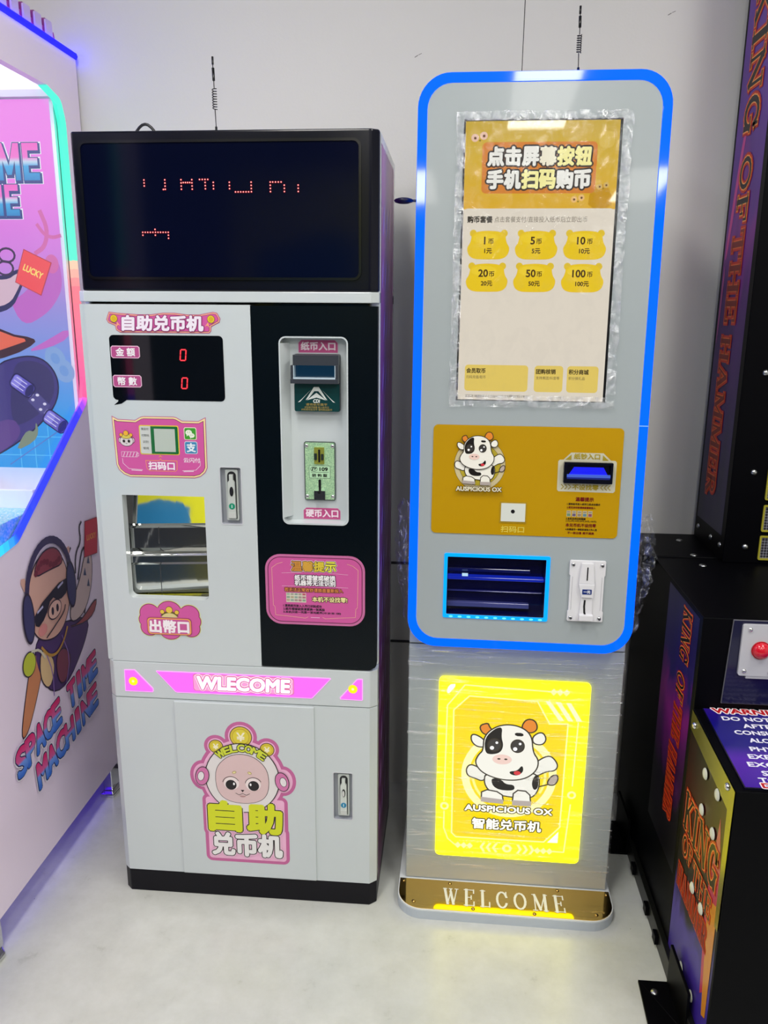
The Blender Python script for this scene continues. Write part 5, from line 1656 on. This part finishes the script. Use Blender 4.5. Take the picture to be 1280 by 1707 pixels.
s.line(smooth([(1.70, .600), (1.73, .565), (1.77, .555), (1.81, .575), (1.83, .60)], 2, False), .007, SK('#b98a3a'), 9)
s.line(smooth([(1.715, .585), (1.74, .52), (1.735, .46)], 1, False), .0035, SK('#8a6ab0'), 8)
s.line(smooth([(1.80, .59), (1.83, .52), (1.80, .46)], 1, False), .0035, SK('#8a6ab0'), 8)
sblob([(1.76, .545), (1.80, .560), (1.84, .52), (1.80, .465), (1.765, .48)], '#7a3a50', 6)
s.poly(ell(1.712, .640, .020, .014), SK('#d88a88'), 13)
s.poly(smooth([(1.655, .745), (1.635, .790), (1.665, .785)], 1), SK('#d9a99a'), 8); s.poly(smooth([(1.862, .755), (1.885, .800), (1.850, .795)], 1), SK('#d9a99a'), 8)
# slanting title
def grad_title(lo, hi):
    return gradient_mat('sticker_title_blend', 2, lo, hi, [(0, '#2f6ad0'), (.45, '#6f9ae8'), (.55, '#d05a9a'), (1, '#d8246e')])
r_ = .17
for (t, u, v, wd, ht) in (('SPACE TIME', 1.752, .414, .425, .064), ('MACHINE', 1.786, .332, .335, .062)):
    n = len(t); u0 = u - wd / 2
    cw = wd / n
    for i, ch in enumerate(t):
        if ch == ' ':
            continue
        cu = u0 + cw * (i + .5)
        cv = v + (cu - u) * .155
        g = grad_title(cv - ht / 2, cv + ht / 2)
        s.text(ch, cu, cv, cw * (.92 if ch != 'I' else .34), ht, g, 18, .0040, [(SK('#eceaf2'), .0052), (SK('#26255e'), .0028)], rot=.155, shear=.10)
s.build('side_sticker', lcab)
# added violet light line under the cabinet, an unseen source to tint the floor
s = Shape(face_up(0, LB)); s.box(-1.02, -1.0, .80, 2.10, .072, .0845, mat('#5a2cff', emit=1.5, glow='#5526ff')); s.build('added_underglow_strip', l1)
# chrome foot on the floor
for x in (-.985, -1.98):
    for y in (1.36, 2.0):
        s = Shape(lambda u, v, w: Vector((u - LB[0], v - LB[1], w)))
        s.prism([(x, y), (x + .04, y), (x + .045, y + .05), (x, y + .09)], .0, .012, CHROME())
        s.box(x + .002, x + .030, y + .02, y + .07, .012, .085, CHROME())
        s.build('foot', l1, .003)

# ------------------------------------------------------------------ hammer game at the right edge
RB_ = (.9, 1.75, 0.0)
r1 = thing('hammer_game_machine', 'black and purple hammer arcade machine with flame lettering at the right edge', 'arcade machine', RB_)
BKP = mat('#030306', rough=.45, spec=.08)
def LF(x): return face_left(x, RB_)
RU = face_up(0, RB_)
s = Shape(RU); s.box(.65, 1.40, 1.90, 2.136, .80, 2.55, BKP); tower = s.build('rear_tower', r1, .002)
s = Shape(RU); s.box(.50, 1.40, 1.53, 2.10, .035, .80, BKP); s.box(.47, 1.36, 1.93, 2.14, .78, .803, BKP); rbase = s.build('base_cabinet', r1, .002)
s = Shape(lambda u, v, w: Vector((w - RB_[0], u - RB_[1], v)))
s.prism([(1.262, .015), (1.53, .015), (1.53, .605), (1.268, .586)], .50, 1.40, BKP); fbox = s.build('front_box', r1, .0015)

def flame_print(name, lo, hi, stops, sc=(6, 6, 3)):
    m, nt, b = new_mat(name)
    tc = node(nt, 'ShaderNodeTexCoord'); mp = node(nt, 'ShaderNodeMapping'); mp.inputs['Scale'].default_value = sc
    n = node(nt, 'ShaderNodeTexNoise', Scale=1.0, Detail=4.0, Distortion=1.2)
    sx = node(nt, 'ShaderNodeSeparateXYZ'); mr = node(nt, 'ShaderNodeMapRange')
    mr.inputs['From Min'].default_value = lo; mr.inputs['From Max'].default_value = hi
    ad = node(nt, 'ShaderNodeMath', operation='MULTIPLY_ADD'); ad.inputs[1].default_value = .5
    sb = node(nt, 'ShaderNodeMath', operation='SUBTRACT'); sb.inputs[1].default_value = .25
    r = ramp(nt, stops); L = nt.links.new
    L(tc.outputs['Object'], mp.inputs['Vector']); L(mp.outputs['Vector'], n.inputs['Vector']); L(tc.outputs['Object'], sx.inputs[0])
    L(sx.outputs[2], mr.inputs['Value']); L(n.outputs['Fac'], ad.inputs[0]); L(mr.outputs['Result'], ad.inputs[2]); L(ad.outputs[0], sb.inputs[0]); L(sb.outputs[0], r.inputs['Fac'])
    L(r.outputs['Color'], b.inputs['Base Color']); b.inputs['Roughness'].default_value = .3; b.inputs['Specular IOR Level'].default_value = .25
    return m
def fiery(s, t, u, v, ht, rot, wd, l, big=1.0, hot=True):
    """outlined slab letters on a red-orange blaze"""
    s.serif(t, u, v, ht, mat('#c4240e', rough=.35, spec=.25), l, .018 * big, rot, wd=wd)
    s.serif(t, u, v, ht, mat('#ff7a22' if hot else '#d84a1e', rough=.35, spec=.25), l + 1, .0085 * big, rot, wd=wd)
    s.serif(t, u, v, ht, mat('#ffb862' if hot else '#e0702a', rough=.35, spec=.25), l + 2, .0050 * big, rot, wd=wd)
    s.serif(t, u, v, ht, mat('#160608' if hot else '#7a1208', rough=.35, spec=.25), l + 3, .0012 * big, rot, wd=wd)
# tall print on the flank of the tower; letters run downwards
s = Shape(LF(.65))
TP = flame_print('violet_storm_print', .85, 2.2, [(0, '#0c0636'), (.2, '#260a50'), (.42, '#48086a'), (.52, '#780f86'), (.62, '#521688'), (.85, '#62309c'), (1, '#7244ac')], (7, 7, 2.2))
s.poly([(-2.122, .86), (-1.925, .86), (-1.925, 2.45), (-2.122, 2.45)], TP, 1)
s.poly(smooth([(-2.118, 1.50), (-2.07, 1.78), (-2.04, 1.82), (-2.065, 1.70), (-2.10, 1.50)], 2), mat('#c4208a', rough=.3), 2)
s.poly(smooth([(-2.118, 1.25), (-2.112, 1.50), (-2.10, 1.45)], 1), mat('#b83a8a', rough=.3), 2)
dn = -pi / 2
for (t, v, L_, ht, u0, hot) in (('KING', 2.070, .300, .085, -2.070, True), ('OF', 1.720, .140, .068, -2.060, True), ('THE', 1.560, .205, .072, -2.065, False), ('HAMMER', 1.320, .385, .062, -2.070, False)):
    fiery(s, t, u0, v, ht, dn, L_, 4, .95, hot)
s.build('tower_print', tower)
# print on the flank of the base
s = Shape(LF(.50))
BPm = flame_print('violet_storm_print_low', .2, .8, [(0, '#050208'), (.25, '#0a0414'), (.42, '#4a0a56'), (.56, '#7a1072'), (.68, '#1c0c5a'), (1, '#06063a')], (8, 8, 3))
s.poly([(-1.775, .205), (-1.548, .205), (-1.548, .790), (-1.775, .790)], BPm, 1)
for (t, v, L_, ht, u0, hot) in (('KING', .778, .112, .060, -1.652, True), ('OF', .635, .060, .052, -1.652, True), ('THE', .562, .083, .058, -1.655, False), ('HAMMER', .460, .170, .060, -1.662, False)):
    fiery(s, t, u0, v, ht, dn, L_, 3, .42, hot)
s.build('base_print', rbase)
# print on the flank of the front box
s = Shape(LF(.50))
FPm = flame_print('dark_blaze_print_and_reflection', .05, .58, [(0, '#3a2490'), (.22, '#4a3a9a'), (.36, '#0c060c'), (.55, '#120608'), (.72, '#3c0606'), (1, '#0e0404')], (10, 10, 6))  # violet low end is a reflection on the panel, painted into the print
s.poly([(-1.528, .02), (-1.270, .02), (-1.275, .578), (-1.528, .600)], FPm, 1)
s.poly([(-1.345, .300), (-1.320, .500), (-1.285, .380), (-1.283, .16), (-1.320, .12)], mat('#c02a50', rough=.25), 2)
s.poly([(-1.335, .320), (-1.283, .340), (-1.281, .10), (-1.300, .09)], mat('#d98a1e', rough=.25), 3)
fiery(s, 'KING', -1.508, .355, .078, 0, .205, 4, .75)
fiery(s, 'OF', -1.500, .300, .040, 0, .060, 4, .55)
fiery(s, 'THE', -1.425, .285, .045, 0, .110, 4, .6)
fiery(s, 'HAMMER', -1.512, .215, .048, 0, .195, 4, .6, False)
# satin edge strip along the top and front edge; olive paints in the kiosk's yellow reflection
OL = mat('#8f8a2c', rough=.25, metal=.7)
s.poly([(-1.5285, .6035), (-1.5285, .563), (-1.293, .535), (-1.286, .30), (-1.2695, .30), (-1.268, .585)], OL, 7)
s.build('side_print', fbox)
for (a, b_, k_) in ((1.415, .529, 1), (1.343, .531, 1), (1.412, .454, 1), (1.344, .450, 1), (1.415, .277, 1), (1.358, .276, 1), (1.427, .078, 1), (1.357, .076, 1), (1.504, .581, 0), (1.302, .574, 0)):
    s = Shape(lambda u, v, w, a=a, b_=b_: LF(.50)(-a + u, b_ + v, w + .0025))
    if k_:
        s.dome(0, 0, 0, .0115, .0045, mat('#d9dcc8', rough=.3), 16, 4); s.build('rivet', fbox)
    else:
        s.dome(0, 0, 0, .0070, .0050, CHROME(), 14, 4); s.build('screw', fbox)
# warning plate on the sloping top
tilt = (.605 - .586) / (1.53 - 1.268)
TPm = lambda u, v, w: Vector((u - RB_[0], v - RB_[1], .586 + (v - 1.268) * tilt + w))
s = Shape(TPm)
s.prism([(.516, 1.276), (1.385, 1.276), (1.385, 1.528), (.516, 1.528)], .0, .003, mat('#0a0a20', rough=.2))
WPm = gradient_mat('night_blue_violet_print', 1, 1.27 - RB_[1], 1.53 - RB_[1], [(0, '#3a1090'), (.35, '#4a18a0'), (.5, '#181078'), (.8, '#120c70'), (1, '#2a1080')], rough=.25)
s.poly([(.518, 1.278), (1.383, 1.278), (1.383, 1.526), (.518, 1.526)], WPm, 1, None, .003)
wpl = s.build('warning_plate', fbox)
s = Shape(lambda u, v, w: TPm(u, v, w + .0034))
s.text('WARNING', .6120, 1.5190, .156, .0170, mat('#b4141e'), 1, .0012, [(mat('#f2e9ee'), .0026)])
tw = mat('#e6e4f4')
for (t, v, u0, wd) in (('DO NOT PLAY', 1.4920, .5440, .150), ('AFTER', 1.4680, .5760, .066), ('CONSUMING', 1.4450, .5530, .124), ('ALCOHOL', 1.4200, .5720, .092),
                       ('PHYSICAL', 1.3920, .5640, .104), ('EXERTION', 1.3680, .5530, .110), ('EXCESSIVE', 1.3440, .5440, .122), ('STRENGTH', 1.3190, .5600, .112), ('TO PLAY', 1.2990, .5480, .094)):
    s.text(t, u0, v, wd, .0130, tw, 1, .0007, align='L')
s.text('DANGER', .5480, 1.2835, .110, .0125, mat('#b4141e'), 1, .0010, [(mat('#f2e9ee'), .0022)], align='L')
s.build('warning_text', wpl)
# control plate with the red push button above the warning plate
s = Shape(front(1.53, RB_)); s.prism([(.552, .622), (1.30, .622), (1.30, .797), (.558, .797)], .0005, .004, mat('#0c0c34', rough=.2, coat=.3))
s.prism(grow([(.552, .622), (1.30, .622), (1.30, .797), (.558, .797)], .0012), .0002, .003, mat('#6a6a72', rough=.4)); cpl = s.build('control_panel', r1)
s = Shape(front(1.53, RB_)); s.prism(rrect(.5740, .7200, .6850, .7920, .005), .004, .010, mat('#bfc0c6', rough=.35)); s.box(.590, .650, .6790, .6850, .004, .009, mat('#b4b5bb', rough=.35)); wp2 = s.build('button_plate', cpl, .001)
s = Shape(front(1.53, RB_)); s.prism(ell(.6120, .7400, .0185, n=28), .010, .0125, mat('#b01020', rough=.25)); s.dome(.6120, .7400, .0125, .0165, .0120, mat('#d0102a', rough=.2, coat=.5), 28, 6); s.build('push_button', cpl)
for (a, b_) in ((.5880, .7820), (.5850, .6950), (.6340, .6935), (.7000, .7820)):
    s = Shape(lambda u, v, w, a=a, b_=b_: front(1.53, RB_)(a + u, b_ + v, w + .010)); s.dome(0, 0, 0, .0048, .0035, CHROME(), 12, 4); s.build('screw', cpl)
# yellow-rimmed mesh grilles on the tower front
def mesh_mat():
    m, nt, b = new_mat('diamond_mesh')
    tc = node(nt, 'ShaderNodeTexCoord'); mp = node(nt, 'ShaderNodeMapping'); mp.inputs['Rotation'].default_value = (0, radians(45), 0); mp.inputs['Scale'].default_value = (210, 210, 210)
    ck = node(nt, 'ShaderNodeTexChecker', Scale=1.0); ck.inputs['Color1'].default_value = lin('#15151c'); ck.inputs['Color2'].default_value = lin('#7d7d88')
    nt.links.new(tc.outputs['Object'], mp.inputs['Vector']); nt.links.new(mp.outputs['Vector'], ck.inputs['Vector']); nt.links.new(ck.outputs['Color'], b.inputs['Base Color']); b.inputs['Roughness'].default_value = .4
    return m
MM = mesh_mat()
FT = front(1.90, RB_)
for (z0, z1) in ((.8100, .8690), (.8790, .9430), (1.040, 1.130), (.955, 1.030)):
    s = Shape(FT); P = rrect(.7290, .86, z0, z1, .004); s.prism(P, .0002, .004, mat('#a8a030', rough=.4), [grow(P, -.004)[::-1]]); s.poly(grow(P, -.003), MM, 1); s.build('mesh_grille', tower)
def bolt(mp, parent, r=.0075, h=.005):
    s = Shape(mp); s.dome(0, 0, 0, r, h, STEEL(), 14, 4); s.build('bolt', parent)
for z in (1.246, 1.019, .840, 1.47):
    bolt(lambda u, v, w, z=z: FT(.6985 + u, z + v, w), tower)
for y in (2.075, 1.945, 1.87):
    bolt(lambda u, v, w, y=y: Vector((.597 + u - RB_[0], y + v - RB_[1], .803 * (1 if y > 1.93 else .997) + w)), rbase, .0085, .003)
for y in (2.105, 2.00, 1.93):
    bolt(lambda u, v, w, y=y: LF(.65)(-y + u, .835 + v, w), tower, .007, .004)
# floor rail and bolted brackets
s = Shape(RU); s.box(.488, .500, 1.30, 1.882, 0, .045, mat('#0c0d0b', rough=.4)); s.box(.500, 1.38, 1.33, 2.08, 0, .034, mat('#0c0d0b', rough=.5)); s.build('floor_rail', r1, .001)
for (y0, y1_) in ((1.335, 1.463), (1.882, 2.02)):
    s = Shape(RU); s.prism([(.420, y0), (.490, y0), (.490, y1_), (.425, y1_)], 0, .006, BKP); s.box(.484, .490, y0, y1_, .006, .10, BKP); br = s.build('floor_bracket', r1, .001)
    bolt(lambda u, v, w, y0=y0, y1_=y1_: Vector((.452 + u - RB_[0], y1_ - .030 + v - RB_[1], .006 + w)), br, .008, .004)
for y in (1.80, 1.66, 1.57):
    s = Shape(LF(.488)); s.box(-y - .012, -y + .012, .012, .034, 0, .008, BKP); s.build('rail_clip', r1, .001)

for o in bpy.data.objects:
    if o.type == 'MESH' and o.parent is None and 'label' not in o:
        o['kind'] = 'structure'
